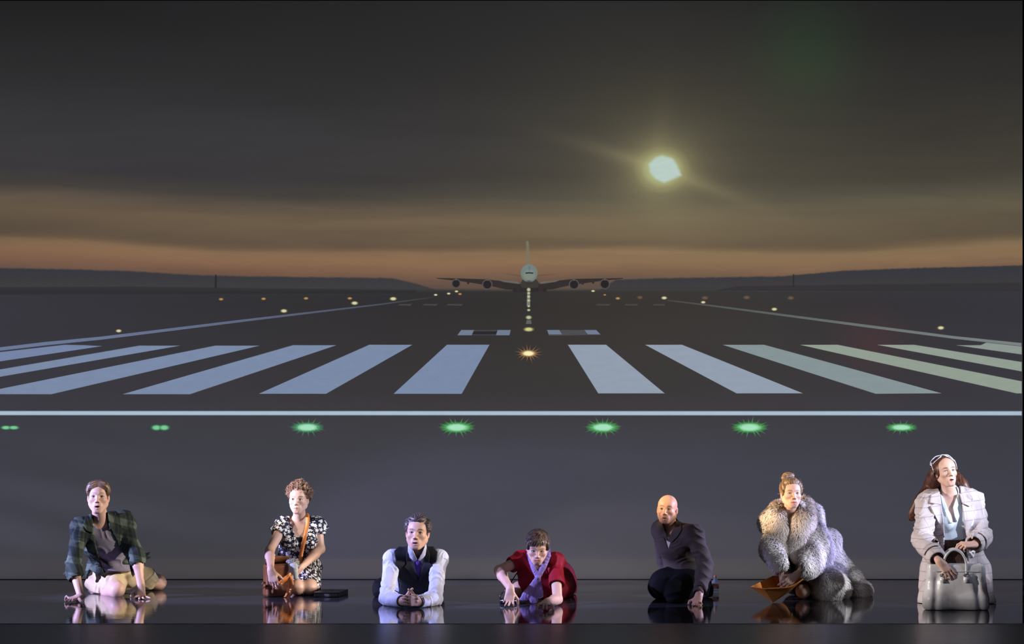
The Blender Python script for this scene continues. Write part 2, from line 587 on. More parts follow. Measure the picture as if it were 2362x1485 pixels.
# sun glow inside the picture
def radial(cx, cy, rx, ry, power=2.0, ang=0.0):
    dx = t.math('SUBTRACT', u, cx); dy = t.math('SUBTRACT', v, cy)
    if ang:
        ca, sa = math.cos(ang), math.sin(ang)
        dx, dy = (t.math('ADD', t.math('MULTIPLY', dx, ca), t.math('MULTIPLY', dy, sa)),
                  t.math('SUBTRACT', t.math('MULTIPLY', dy, ca), t.math('MULTIPLY', dx, sa)))
    q = t.math('ADD', t.math('POWER', t.math('DIVIDE', t.math('ABSOLUTE', dx), rx), 2.0),
               t.math('POWER', t.math('DIVIDE', t.math('ABSOLUTE', dy), ry), 2.0))
    if power != 2.0: q = t.math('POWER', q, power / 2)
    return t.math('POWER', 2.71828, t.math('MULTIPLY', q, -1.0))
def plus(a, f, c):
    return t.mix(1.0, a, t.mix(f, (0, 0, 0), c), 'ADD')
sky = plus(sky, radial(1300, -20, 800, 190), (.009, .009, .009))
sky = t.mix(t.math('MULTIPLY', radial(1240, 512, 1e6, 52), t.math('MULTIPLY', t.math('POWER', t.math('ABSOLUTE', uc), 1.3), .42), clamp=True), sky, S(66, 63, 56))
sky = plus(sky, radial(1525, 392, 330, 250), (.030, .026, .012))
sky = plus(sky, radial(1525, 392, 125, 105), (.060, .052, .024))
sky = plus(sky, radial(1525, 390, 62, 54), (.17, .155, .065))
sky = plus(sky, radial(1480, 374, 150, 15, 1.6, .29), (.05, .042, .022))
sky = plus(sky, radial(1600, 420, 130, 14, 1.6, .36), (.05, .042, .02))
sky = plus(sky, radial(1518, 340, 24, 90, 1.6, .12), (.022, .019, .008))
sky = plus(sky, radial(1860, 130, 115, 120, 2.0, .5), (-.004, .014, .001))
# hills
hf = t.n('ShaderNodeFloatCurve')
cm = hf.mapping.curves[0]
HP = [(-900, 614), (0, 618), (160, 621), (300, 625), (430, 633.5), (560, 637), (900, 641), (950, 651), (1005, 668), (1218, 672),
      (1385, 668), (1420, 645), (1500, 642), (1800, 637), (1950, 624), (2090, 618.5), (2400, 611)]
while len(cm.points) < len(HP): cm.points.new(.5, .5)
for p_, (a_, b_) in zip(cm.points, HP):
    p_.location = ((a_ + 900) / 3300.0, (b_ - 600) / 100.0); p_.handle_type = 'VECTOR'
hf.mapping.update()
t.l(t.math('DIVIDE', t.math('ADD', u, 900.0), 3300.0), hf.inputs['Value'])
hill_y = t.math('MULTIPLY_ADD', hf.outputs[0], 100.0, 600.0)
rough_n = t.math('MULTIPLY', t.math('SUBTRACT', t.noise(22.0, 3, .6, tc), .5), 5.0)
hmask = t.math('MULTIPLY', t.math('ADD', t.math('SUBTRACT', v, hill_y), t.math('ADD', rough_n, 2.0)), .25, clamp=True)
hills = t.mix(t.math('MULTIPLY', t.math('SUBTRACT', v, 615.0), 1 / 60.0, clamp=True), S(50, 53, 60), S(62, 60, 60))
hills = t.mix(t.math('MULTIPLY', t.noise(14.0, 3, .6, tc, stretch=(1, 1, 3)), .25), hills, S(72, 70, 72))
base = t.mix(hmask, sky, hills)
# ground
g1 = vr(v, [(660, S(62, 60, 57)), (672, S(50, 49, 49)), (700, S(48, 46, 46)), (800, S(53, 51, 51)), (900, S(58, 55, 56)), (962, S(63, 62, 66)), (1050, S(66, 66, 73)),
            (1200, S(68, 68, 75)), (1284, S(68, 67, 72)), (1289, S(76, 73, 73)), (1320, S(78, 74, 73)), (1334, S(68, 65, 65)), (1336, S(50, 48, 50))])
gmask = t.math('MULTIPLY', t.math('SUBTRACT', v, t.math('MULTIPLY_ADD', rough_n, .5, 664.0)), .1, clamp=True)
edge = t.math('POWER', t.math('ABSOLUTE', uc), 1.6)
g1 = t.mix(t.math('MULTIPLY', edge, .55, clamp=True), g1, S(62, 62, 74))
# hazy veil of light over the right side of the runway
g1 = plus(g1, radial(1560, 720, 420, 190), (.012, .009, .004))
gm = t.noise(1.0, 4, .6, tc, stretch=(1.2, 1, 6))
g1 = t.mix(t.math('MULTIPLY', gm, .22), g1, S(36, 35, 37))
g1 = plus(g1, radial(2010, 790, 70, 60), (.020, -.002, -.002))
base = t.mix(gmask, base, g1)
# pale diagonal bands low left: light on cloth folds, painted into the emission
rp = t.math('SINE', t.math('ADD', t.math('MULTIPLY', u, .012), t.math('MULTIPLY', v, -.055)))
rpm = t.math('MULTIPLY', radial(60, 1170, 420, 120), t.math('MULTIPLY_ADD', rp, .5, .5))
base = plus(base, rpm, (.010, .011, .014))
# fabric grain and moire lines of the projector
gr = t.noise(300.0, 1, .5, tc)
base = t.mix(1.0, base, t.mix(gr, (.72, .72, .73), (1.28, 1.28, 1.27)), 'MULTIPLY')
bs = t.n('ShaderNodeBsdfPrincipled')
bs.inputs['Base Color'].default_value = (.02, .02, .022, 1); bs.inputs['Roughness'].default_value = .9
bs.inputs['Specular IOR Level'].default_value = .1
t.l(base, bs.inputs['Emission Color']); bs.inputs['Emission Strength'].default_value = 1.0
t.l(bs.outputs[0], t.out.inputs[0])
M_SCREEN = t.m

x0 = SP(SX0, 0)[0]; x1 = SP(SX1, 0)[0]
screen = quad_box('projection_screen', x0, x1, SCREEN_Y, SCREEN_Y + .012, .0045, SP(0, 1.5)[2], M_SCREEN)
tag(screen, 'huge backdrop screen showing an airliner on a runway at dusk, behind the performers', 'projection screen')

def mat_decal():
    t = NT('projected_light')
    a = t.n('ShaderNodeVertexColor', layer_name='Col')
    e = t.n('ShaderNodeEmission'); 
    tcc = t.n('ShaderNodeTexCoord').outputs['Object']
    g = t.mix(1.0, a.outputs[0], t.mix(t.noise(1.0, 4, .65, tcc, stretch=(9, 1, 30)), (.90, .90, .90), (1.1, 1.1, 1.1)), 'MULTIPLY')
    t.l(g, e.inputs[0])
    tr = t.n('ShaderNodeBsdfTransparent'); mx = t.n('ShaderNodeMixShader')
    t.l(a.outputs[1], mx.inputs[0]); t.l(tr.outputs[0], mx.inputs[1]); t.l(e.outputs[0], mx.inputs[2])
    t.l(mx.outputs[0], t.out.inputs[0])
    return t.m
M_DECAL = mat_decal()

def decal_obj(name, V, F, C, off, label=None):
    """V photo pixels on the screen, C rgba per vertex"""
    verts = [SP(p[0], p[1], off + (p[2] if len(p) > 2 else 0.0)) for p in V]
    me = bpy.data.meshes.new(name); me.from_pydata(verts, [], F)
    a = me.color_attributes.new('Col', 'FLOAT_COLOR', 'POINT')
    a.data.foreach_set('color', np.asarray(C, np.float32).ravel())
    return put(name, me, M_DECAL, screen, label)

def soft_poly(P, col, feather=1.6, alpha=1.0, cols=None):
    """outline with a blurred rim; returns V,F,C"""
    P = [np.array(p, float) for p in P]; n = len(P)
    area = sum(P[i][0] * P[(i + 1) % n][1] - P[(i + 1) % n][0] * P[i][1] for i in range(n))
    sgn = 1 if area > 0 else -1
    inn, out = [], []
    for i in range(n):
        a, b, c = P[i - 1], P[i], P[(i + 1) % n]
        e1 = unit(b - a); e2 = unit(c - b)
        n1 = np.array([e1[1], -e1[0]]) * sgn; n2 = np.array([e2[1], -e2[0]]) * sgn
        m = n1 + n2; L = max(.35, float(m @ m) / 2); m = m / L / 2 * 1.0
        m = m / max(1e-6, 1) 
        out.append(b + m * feather); inn.append(b - m * feather)
    V = inn + out
    F = [tuple(range(n))] + [(i, (i + 1) % n, n + (i + 1) % n, n + i) for i in range(n)]
    cc = cols if cols is not None else [col] * n
    C = [(*c, alpha) for c in cc] + [(*c, 0) for c in cc]
    return V, F, C

def merge(parts):
    V, F, C = [], [], []
    for n_, (v, f, c) in enumerate(parts):
        o = len(V); V += [(p[0], p[1], n_ * .00012) for p in v]; C += list(c); F += [tuple(i + o for i in q) for q in f]
    return V, F, C

def glow(cx, cy, rx, ry, core, halo, spikes=0, slen=1.7, seed=0, a=1.0):
    """a lamp in the picture: bright core, soft halo, optional star rays"""
    rs = random.Random(seed); N = 28; V = [(cx, cy)]; F = []; C = [(*core, a)]
    rings = [(.55, core, a), (.85, tuple((x + y) / 2 for x, y in zip(core, halo)), .9 * a), (1.10, halo, .45 * a), (1.45, halo, 0)]
    for k, (s, c, al) in enumerate(rings):
        for i in range(N):
            th = 2 * math.pi * i / N
            V.append((cx + rx * s * math.cos(th), cy + ry * s * math.sin(th))); C.append((*c, al))
    for i in range(N):
        F.append((0, 1 + i, 1 + (i + 1) % N))
        for k in range(len(rings) - 1):
            b = 1 + k * N
            F.append((b + i, b + (i + 1) % N, b + N + (i + 1) % N, b + N + i))
    for k in range(spikes):
        th = 2 * math.pi * (k + .5) / spikes + rs.uniform(-.08, .08)
        L = slen * rs.uniform(.75, 1.15)
        ex = cx + (rx + ry * L) * math.cos(th); ey = cy + ry * (1.0 + L) * math.sin(th)
        w = ry * .34; px_, py_ = -math.sin(th) * w, math.cos(th) * w
        bx, by = cx + rx * .8 * math.cos(th), cy + ry * .8 * math.sin(th)
        o = len(V)
        V += [(bx + px_, by + py_), (bx - px_, by - py_), (ex, ey), (bx, by)]
        C += [(*halo, 0), (*halo, 0), (*halo, 0), (*halo, .9 * a)]
        F += [(o, o + 3, o + 2), (o + 3, o + 1, o + 2)]
    return V, F, C

def add_decal(name, parts, off=.003, label=None):
    V, F, C = merge(parts if isinstance(parts, list) else [parts])
    return decal_obj(name, V, F, C, off, label)

BL = S(122, 138, 166); BR = S(146, 157, 174); GN = S(146, 157, 145); GY = S(134, 147, 150)
stripes = [
    ([(1129, 795), (1065, 908), (908, 908), (1031, 795)], BL), ([(951, 795), (752, 908), (597, 908), (852, 795)], BL),
    ([(776, 796), (438, 909), (283, 909), (676, 796)], BL), ([(599, 797), (118, 909), (-60, 909), (497, 797)], BL),
    ([(416, 797), (-60, 879), (-60, 862), (0, 852), (322, 797)], BL),
    ([(236, 798), (-60, 842), (-60, 821), (0, 812), (150, 795), (195, 796)], S(118, 132, 165)),
    ([(1310, 795), (1380, 907), (1533, 907), (1398, 795)], BR), ([(1488, 795), (1699, 907), (1852, 907), (1573, 795)], BR),
    ([(1667, 795), (2020, 908), (2172, 907), (1762, 795)], GY), ([(1845, 795), (2345, 907), (2420, 907), (2420, 892), (1932, 795)], GN),
    ([(2023, 795), (2420, 868), (2420, 845), (2108, 795)], GN), ([(2205, 796), (2420, 826), (2420, 806), (2275, 790), (2262, 796)], S(140, 152, 145))]
def clipx(P, xm):
    out = []
    for i in range(len(P)):
        a, b = P[i - 1], P[i]
        if (a[0] <= xm) != (b[0] <= xm):
            s_ = (xm - a[0]) / (b[0] - a[0]); out.append((xm, a[1] + s_ * (b[1] - a[1])))
        if b[0] <= xm: out.append(b)
    return out
for P, c in stripes:
    add_decal('runway_stripe', soft_poly(clipx(P, SX1 - 2), c, 1.3))
c0 = S(170, 190, 208)
add_decal('threshold_line', soft_poly([(-60, 948), (SX1 - 2, 948.5), (SX1 - 2, 957.5), (-60, 957)], c0, 2.4))
add_decal('edge_line', soft_poly([(-60, 808), (100, 789), (235, 776), (560, 737), (880, 700), (1000, 684), (1000, 686.5), (880, 703), (560, 742), (235, 783), (100, 797), (-60, 816)],
          BL, 1.0, .85, [S(112, 126, 158)] * 4 + [S(82, 86, 98), S(60, 58, 60)] + [S(60, 58, 60), S(82, 86, 98)] + [S(112, 126, 158)] * 4))
add_decal('edge_line', soft_poly([(1540, 691), (1650, 704), (2000, 749), (2200, 775), (2356, 791), (2356, 798), (2200, 781), (2000, 755), (1650, 708), (1540, 694)],
          BL, 1.0, .85, [S(74, 74, 68), S(88, 92, 90), S(118, 126, 122), S(128, 138, 136), S(128, 138, 136)] * 1 + [S(128, 138, 136), S(128, 138, 136), S(118, 126, 122), S(88, 92, 90), S(74, 74, 68)]))
# aiming marks near the centre
LB = S(112, 124, 144); MB = S(70, 70, 76)
add_decal('runway_mark', [soft_poly([(1064, 761), (1178, 761), (1175, 773), (1055, 773)], MB, 1.2),
                          soft_poly([(1064, 761), (1093, 761), (1088, 773), (1055, 773)], LB, 1.2), soft_poly([(1148, 761), (1178, 761), (1175, 773), (1144, 773)], LB, 1.2),
                          soft_poly([(1093, 764), (1147, 764), (1144, 771), (1089, 771)], S(44, 42, 44), 1.0)])
add_decal('runway_mark', [soft_poly([(1262, 761), (1375, 761), (1385, 772), (1266, 774)], S(78, 78, 82), 1.2),
                          soft_poly([(1262, 761), (1290, 761), (1296, 771), (1266, 771)], LB, 1.2), soft_poly([(1348, 761), (1375, 761), (1385, 771), (1356, 771)], LB, 1.2)])
for xa, xb in ((918, 950), (975, 1010), (1030, 1068), (1374, 1408), (1440, 1472), (1505, 1535)):
    add_decal('runway_mark', soft_poly([(xa, 704), (xa + 4, 701), (xb, 701), (xb - 4, 705)], S(74, 74, 76), 2.0, .9))
# centre line and its lamps
CW = S(190, 195, 150)
add_decal('centre_line', soft_poly([(1216.5, 668), (1221.5, 668), (1223, 705), (1215, 705)], S(120, 128, 118), 1.5))
add_decal('centre_line', soft_poly([(1215, 738), (1225, 738), (1226, 747), (1213, 747)], S(96, 98, 98), 1.5))
for y_, rx_, ry_ in ((668, 4, 4), (676, 3.5, 3), (684, 3.5, 3.5), (693, 3.5, 3), (706, 3, 2.5), (715, 3.5, 2.5), (732, 6, 4)):
    add_decal('runway_lamp', glow(1219.5, y_, rx_, ry_, S(185, 190, 155), S(130, 130, 100)), .0045)
add_decal('runway_lamp', glow(1219.5, 759.5, 10, 4.5, S(205, 205, 140), S(130, 126, 80)), .0045)
add_decal('runway_lamp', glow(1219, 815, 15, 6.5, S(250, 240, 185), S(176, 130, 78), 16, 3.2, 3), .0045)
# green threshold lamps
for i, (x_, rx_, ry_, ns) in enumerate(((23, 19, 4, 0), (370, 22, 5.5, 0), (709, 27, 9, 15), (1054, 28, 9.5, 17), (1391, 28, 9.5, 17), (1729, 29, 9.5, 17), (2079, 26, 7, 13))):
    core = S(165, 225, 190) if ns else S(120, 200, 150)
    if ns == 0:
        add_decal('threshold_lamp', [glow(x_ - 9, 986, 10, ry_, core, S(70, 145, 95)), glow(x_ + 9, 986, 10, ry_, core, S(70, 145, 95))], .0045)
    else:
        add_decal('threshold_lamp', glow(x_, 985.5, rx_, ry_, core, S(72, 178, 84) if i > 2 else S(70, 160, 105), ns, 2.0, i), .0045)
# amber and pale lamps at the sides
for x_, y_, r_, c_ in ((510, 690, 5, 'a'), (608, 689, 5, 'a'), (706, 688, 5, 'a'), (807, 688, 5, 'a'), (274, 763, 6, 'w'), (655, 717, 7, 'w'), (818, 699, 7, 'w'), (907, 689, 7, 'w'),
                       (1005, 680, 4, 'w'), (1035, 677, 4, 'w'), (1053, 672, 4, 'w'), (1061, 678, 4, 'a'), (1368, 671, 4, 'w'), (1395, 680, 3, 'a'), (1425, 688, 5, 'a'), (1476, 686, 6, 'd'), (1532, 687, 6, 'w'),
                       (1622, 697, 5, 'w'), (1626, 687, 7, 'd'), (1722, 686, 7, 'd'), (1824, 687, 7, 'd'), (1786, 713, 6, 'w'), (2170, 756, 7, 'w')):
    core, halo, al = {'a': (S(190, 150, 90), S(120, 90, 55), .85), 'w': (S(215, 210, 165), S(120, 112, 85), 1.0), 'd': (S(120, 102, 78), S(88, 76, 62), .6)}[c_]
    add_decal('runway_lamp', glow(x_, y_, r_, r_ * .55, core, halo, a=al), .0045)
# the sun in the picture
add_decal('sun_disc', [glow(1528, 391, 47, 39, S(182, 194, 142), S(158, 158, 108), a=.75),
                       soft_poly([(1497, 378), (1512, 364), (1527, 359), (1551, 366), (1560, 378), (1571, 404), (1553, 412), (1532, 421), (1512, 412), (1500, 398)], S(184, 204, 196), 7.0)], .0045)
# masts on the horizon
add_decal('horizon_mast', [soft_poly([(496, 633), (500, 633), (500, 665), (495, 665)], S(40, 40, 44), 1.2, .8)])
add_decal('horizon_mast', [soft_poly([(1829, 632), (1832, 632), (1832, 660), (1828, 660)], S(46, 44, 44), 1.2, .8)])
add_decal('tree_line', soft_poly([(-60, 663), (300, 661), (560, 664), (960, 669), (960, 676), (-60, 680)], S(44, 44, 47), 3.0, .6), .0025)
add_decal('tree_line', soft_poly([(1700, 660), (2060, 655), (2356, 652), (2356, 672), (1650, 670)], S(48, 46, 49), 3.0, .6), .0025)
# ---- the airliner in the picture, nose on
AD = S(44, 40, 42); AM = S(60, 56, 56); AH = S(104, 118, 120)
def disc(cx, cy, rx, ry, col, n=24, fe=1.2, al=1.0):
    return soft_poly([(cx + rx * math.cos(2 * math.pi * i / n), cy + ry * math.sin(2 * math.pi * i / n)) for i in range(n)], col, fe, al)
air = []
air.append(soft_poly([(1150, 630), (1200, 634), (1240, 634), (1292, 630), (1240, 638), (1200, 638)], S(100, 82, 68), 1.5, .7))     # tailplane
air.append(soft_poly([(1213.5, 556), (1219, 556), (1223, 612), (1215, 612)], S(122, 116, 98), 1.6, .9))                             # tail fin
wl = [(1005, 641), (1060, 642), (1120, 644), (1175, 650), (1205, 655), (1205, 670), (1165, 667), (1130, 659), (1100, 654), (1060, 648), (1010, 643)]
wr = [(1438, 641), (1385, 642), (1325, 643), (1268, 649), (1236, 655), (1236, 670), (1275, 667), (1310, 659), (1342, 654), (1385, 648), (1436, 643)]
air.append(soft_poly(wl, S(52, 48, 48), 1.2)); air.append(soft_poly(wr, S(52, 48, 48), 1.2))
air.append(soft_poly([(1150, 646), (1196, 650), (1198, 655), (1160, 650)], S(104, 106, 104), 1.5, .8))
air.append(soft_poly([(1292, 646), (1248, 650), (1246, 655), (1282, 650)], S(112, 108, 100), 1.5, .8))
air.append(disc(1222, 655, 21, 15, S(62, 58, 55)))                                                                                 # belly
air.append(soft_poly([(1184, 664), (1260, 664), (1262, 673), (1182, 673)], S(46, 42, 44), 1.8, .9))                                # landing gear
air.append(soft_poly([(1191, 662), (1200, 662), (1201, 674), (1190, 674)], S(54, 46, 48), 1.0)); air.append(soft_poly([(1243, 662), (1252, 662), (1253, 674), (1242, 674)], S(54, 46, 48), 1.0))
n_ = 28
fus = [(1220.5 + 19.5 * math.cos(2 * math.pi * i / n_), 630 + (21 if math.sin(2 * math.pi * i / n_) > 0 else 20.5) * math.sin(2 * math.pi * i / n_)) for i in range(n_)]
fc = [tuple(np.array(S(116, 130, 128)) * (1 - .15 * (y - 610) / 40)) for x, y in fus]
air.append(soft_poly(fus, None, 1.3, 1.0, fc))
air.append(disc(1220.5, 634, 13, 13, S(134, 142, 126), fe=4.0, al=.6))
air.append(soft_poly([(1211, 628.5), (1221, 627.5), (1231, 628.5), (1229, 631.5), (1221, 630.5), (1213, 631.5)], S(44, 54, 66), 1.0))     # cockpit glass
air.append(soft_poly([(1218, 614), (1224, 614), (1223, 624), (1219, 624)], S(96, 108, 140), 2.0, .6))
for ex, ey, er in ((1052, 654, 9.5), (1124, 656, 10.5), (1324, 656, 10.5), (1395, 655, 10.5)):
    air.append(disc(ex, ey, er + 1.5, er + 1.5, S(84, 80, 78))); air.append(disc(ex, ey, er - 1, er - 1, S(42, 37, 41)))
    air.append(soft_poly([(ex - 2, ey - er - 4), (ex + 2, ey - er - 4), (ex + 1.5, ey - er + 2), (ex - 1.5, ey - er + 2)], S(88, 86, 82), 1.0))
for fx, fy in ((1080, 652), (1155, 659), (1290, 659), (1344, 653), (1368, 651)):
    air.append(disc(fx, fy, 3, 3.5, S(54, 48, 50)))
air.append(glow(1220, 652, 6, 5, S(60, 50, 48), S(52, 46, 46), a=.7))
add_decal('airliner_picture', air, .0035, 'pale airliner seen nose-on in the projected picture')

# ------------------------------------------------------------------ people
def frame_head(c, fwd, up=(0, 0, 1), roll=0.0):
    """head frame: columns = right-hand side of the picture when facing us, forward, up"""
    f = unit(fwd); u_ = unit(np.asarray(up, float) - f * float(np.dot(up, f)))
    x = np.cross(u_, f); x = -x if x[0] < 0 and False else np.cross(f, u_) * -1
    if roll:
        cr, sr = math.cos(roll), math.sin(roll)
        u2 = u_ * cr + x * sr; x = x * cr - u_ * sr; u_ = u2
    return np.asarray(c, float), np.stack([x, f, u_], 1)

class Head:
    """local frame: x = picture right when facing the camera, y = forward, z = up, metres at scale 1"""
    def __init__(s, c, yaw, pitch, roll=0.0, scale=1.0):
        # yaw > 0 turns the face to picture right, pitch > 0 lifts the chin, roll > 0 leans the crown to picture right
        f = np.array([math.sin(yaw) * math.cos(pitch), -math.cos(yaw) * math.cos(pitch), math.sin(pitch)])
        x = np.array([math.cos(yaw), math.sin(yaw), 0.0])
        u_ = unit(np.cross(x, -f)) ; u_ = u_ if u_[2] > 0 else -u_
        x2 = x * math.cos(roll) - u_ * math.sin(roll); u2 = u_ * math.cos(roll) + x * math.sin(roll)
        s.c = np.asarray(c, float); s.R = np.stack([x2, f, u2], 1); s.s = scale
    def P(s, x, y, z): return s.c + s.R @ (np.array([x, y, z]) * s.s)
    def L(s, p): return (p - s.c) @ s.R / s.s
    def loc(s, f):
        return lambda p: f((p - s.c) @ s.R / s.s) * s.s

EYE = (.0315, .0705, .002)
def head_sdf(S, H, male=True, mouth=.0, jaw=1.0, nose=1.0, brow=0.0, wide=1.0, smile=0.0, ears=1.0, cheek=1.0):
    A = lambda f, k: S.add(H.loc(f), k * H.s)
    B = lambda f, k: S.sub(H.loc(f), k * H.s)
    w = wide; md = mouth * .010           # how far the jaw drops
    A(ell((0, -.014, .036), (.073 * w, .093, .077)), .0)
    A(ell((0, .030, .030), (.062 * w, .058, .058)), .03)
    A(ell((0, .026, -.030), (.056 * w, .062, .062)), .03)
    for q in (-1, 1):
        A(cone((q * .052 * w, -.006, -.045), (q * .026 * jaw, .052, -.088 - md), .020, .015), .030)
        A(ell((q * .041 * w, .058, -.020), (.021 * cheek, .020, .017)), .022)
    A(cone((-.012 * jaw, .070, -.093 - md), (.012 * jaw, .070, -.093 - md), .0155, .0155), .022)
    for q in (-1, 1):
        A(cone((q * .012, .0835, .019 + brow * .3), (q * .043, .0665, .021), .0075 if male else .006, .006), .016)
    A(ell((0, .076, -.064 - md * .4), (.034, .0175, .026)), .018)                 # muzzle
    for q in (-1, 1):
        B(ell((q * .031, .096, .003), (.0185, .0135, .0125)), .012)              # sockets
    A(cone((0, .083, .012), (0, .104 * (1 + .02 * nose), -.026), .0065, .0090 * nose), .010)
    A(ell((0, .1045, -.030), (.0095, .0095, .0085)), .006)
    for q in (-1, 1):
        A(ell((q * .0115, .094, -.034), (.0075, .0095, .0070)), .006)
        B(ell((q * .0065, .0985, -.0405), (.0036, .0048, .0042)), .002)
        A(ell((q * EYE[0], EYE[1] + .0005, EYE[2]), (.0150, .0138, .0138)), .006)
    for q in (-1, 1):
        B(ell((q * EYE[0], EYE[1] + .0150, EYE[2] - .0002), (.0128, .012, .0052 + .0010 * max(0, brow * 100))), .0015)
    # lips
    zu = -.0605; zl = -.0715 - md
    for q in (-1, 1):
        A(cone((0, .0925, zu), (q * .0255, .0800, zu - .0048 + smile), .0048, .0022), .0045)
        A(cone((0, .0918, zl), (q * .0240, .0798, zl + .0058 + md * .5 + smile), .0054, .0022), .0045)
    if mouth > 0:
        B(ell((0, .094, (zu + zl) / 2), (.0165, .018, max(.0022, (zu - zl) / 2 - .0035))), .003)
    else:
        B(ell((0, .098, (zu + zl) / 2), (.0240, .011, .0018)), .002)
    # ears
    for q in (-1, 1):
        A(ell((q * .0745 * w, -.012, -.006), (.0085 * ears, .0165, .0290), _rx(.12)), .006)
        A(cone((q * .070 * w, .002, -.030), (q * .072 * w, -.004, -.022), .006, .007), .006)
        B(ell((q * .0810 * w, -.004, -.004), (.0055, .0085, .0165)), .004)

def _rx(a):
    c, s = math.cos(a), math.sin(a)
    return np.array([[1, 0, 0], [0, c, -s], [0, s, c]])

def neck_sdf(S, H, base, r=.056, r2=None):
    top = H.P(0, -.022, -.055)
    S.add(cone(top, base, r * H.s * .93, r2 or r * 1.02), .03)

SK_MALE = (.50, .315, .235)
SK_FEM = (.53, .335, .250)
def head_paint(H, skin, lips=(.42, .13, .11), brow=(.10, .06, .04), stubble=0.0, mouth=0.0, scalp=None, brow_w=1.0, blush=.16, nails=None, brow_lift=0.0):
    skin = np.array(skin); lips = np.array(lips); browc = np.array(brow); md = mouth * .010
    def f(v):
        q = H.L(v); c = np.tile(skin, (len(v), 1))
        inhead = (np.abs(q) < .16).all(-1)
        def put_(m, col, a=1.0):
            m = np.clip(m * inhead, 0, 1)[:, None] * a
            c[:] = c * (1 - m) + np.array(col) * m
        g = lambda cx, cy, cz, rx, ry, rz: np.clip(1.6 - 1.6 * np.sqrt(((q[:, 0] - cx) / rx) ** 2 + ((q[:, 1] - cy) / ry) ** 2 + ((q[:, 2] - cz) / rz) ** 2), 0, 1)
        ax = np.abs(q[:, 0]); sy = q.copy(); sy[:, 0] = ax
        gs = lambda cx, cy, cz, rx, ry, rz: np.clip(1.6 - 1.6 * np.sqrt(((ax - cx) / rx) ** 2 + ((q[:, 1] - cy) / ry) ** 2 + ((q[:, 2] - cz) / rz) ** 2), 0, 1)
        put_(gs(.044, .060, -.028, .026, .04, .022), skin * np.array([1.0, .72, .70]), blush)
        put_(gs(.078, -.010, -.006, .02, .03, .036), skin * np.array([1.0, .66, .62]), .5)
        put_(g(0, .106, -.032, .016, .014, .013), skin * np.array([1.0, .70, .66]), .35)
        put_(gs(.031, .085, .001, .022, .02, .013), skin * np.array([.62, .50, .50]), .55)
        if stubble:
            m = np.clip((-.038 - q[:, 2]) / .014, 0, 1) * np.clip((q[:, 1] - .0 + .02) / .03, 0, 1) * (q[:, 2] > -.125)
            put_(m, skin * np.array([.42, .42, .46]), stubble)
            put_(g(0, .095, -.050, .030, .02, .009), skin * np.array([.36, .34, .36]), min(1, stubble * 1.4))
        if scalp is not None:
            m = np.clip((np.hypot(ax / .062, (q[:, 1] - .05) / .07) - 1.0) * 3, 0, 1) * np.clip((q[:, 2] + .02) / .02, 0, 1) * np.clip((.085 - q[:, 2]) / .03, 0, 1)
            put_(m, scalp, .4)
        # brows: a thin arc
        bx = (ax - .030) / .0205
        bz = .0225 + brow_lift + .0035 * (1 - bx ** 2)
        m = np.clip(1.5 - np.abs(bx) * 1.5 + .2, 0, 1) * np.clip(1.7 - np.abs(q[:, 2] - bz) / (.0030 * brow_w), 0, 1) * (q[:, 1] > .05)
        put_(m, browc, .92)
        zu = -.0605; zl = -.0715 - md
        put_(np.clip(1.5 - 1.5 * np.sqrt((q[:, 0] / .0275) ** 2 + ((q[:, 2] - (zu + zl) / 2) / (.0088 + md * .55)) ** 2), 0, .8) / .8 * (q[:, 1] > .075), lips, .9)
        if mouth > 0:
            m = (np.sqrt((q[:, 0] / .0165) ** 2 + ((q[:, 2] - (zu + zl) / 2) / max(.003, (zu - zl) / 2 - .0028)) ** 2) < 1) & (q[:, 1] > .060) & (q[:, 1] < .0915)
            put_(m.astype(float), (.035, .012, .012))
            m2 = m & (q[:, 2] > (zu + zl) / 2 + (zu - zl) * .10)
            put_(m2.astype(float), (.45, .42, .38), .75)
        if mouth <= 0:
            zc = (zu + zl) / 2 + .0012 - np.abs(q[:, 0]) * .06
            put_(np.clip(1.6 - np.abs(q[:, 2] - zc) / .0014, 0, 1) * (ax < .0255) * (q[:, 1] > .07), lips * .28, .8)
        put_((np.sqrt(((ax - .0065) / .004) ** 2 + ((q[:, 2] + .0405) / .0045) ** 2) < 1).astype(float) * (q[:, 1] > .09), skin * .35, .6)
        # lash line
        e = np.sqrt(((ax - EYE[0]) / .0145) ** 2 + ((q[:, 2] - EYE[2]) / .0072) ** 2)
        put_(((e < 1.12) & (q[:, 2] > EYE[2] - .001) & (q[:, 1] > .066)).astype(float), (.05, .03, .025), .8)
        return c
    return f

def eyes(H, parent, iris=(.10, .16, .22), gaze=(0, 1, 0), label=None):
    t_ = MATS['eye']
    for q in (-1, 1):
        c = H.P(q * EYE[0], EYE[1] - .0005, EYE[2]); r = .0127 * H.s
        nu, nv = 24, 20; V = []; F = []; C = []
        g = unit(gaze)
        a = unit(np.cross(g, (0, 0, 1))); b = np.cross(a, g)
        for i in range(nv + 1):
            th = math.pi * (i / nv) ** 1.5
            for k in range(nu):
                ph = 2 * math.pi * k / nu
                d = g * math.cos(th) + (a * math.cos(ph) + b * math.sin(ph)) * math.sin(th)
                V.append(c + H.R @ d * r)
                C.append((.004, .004, .004) if th < .17 else (iris if th < .44 else (tuple(x * .3 for x in iris) if th < .5 else (.62, .58, .55))))
        for i in range(nv):
            for k in range(nu):
                F.append((i * nu + k, i * nu + (k + 1) % nu, (i + 1) * nu + (k + 1) % nu, (i + 1) * nu + k))
        put('eye', raw_mesh('eye', np.array(V), F, True, np.array(C)), t_, parent)

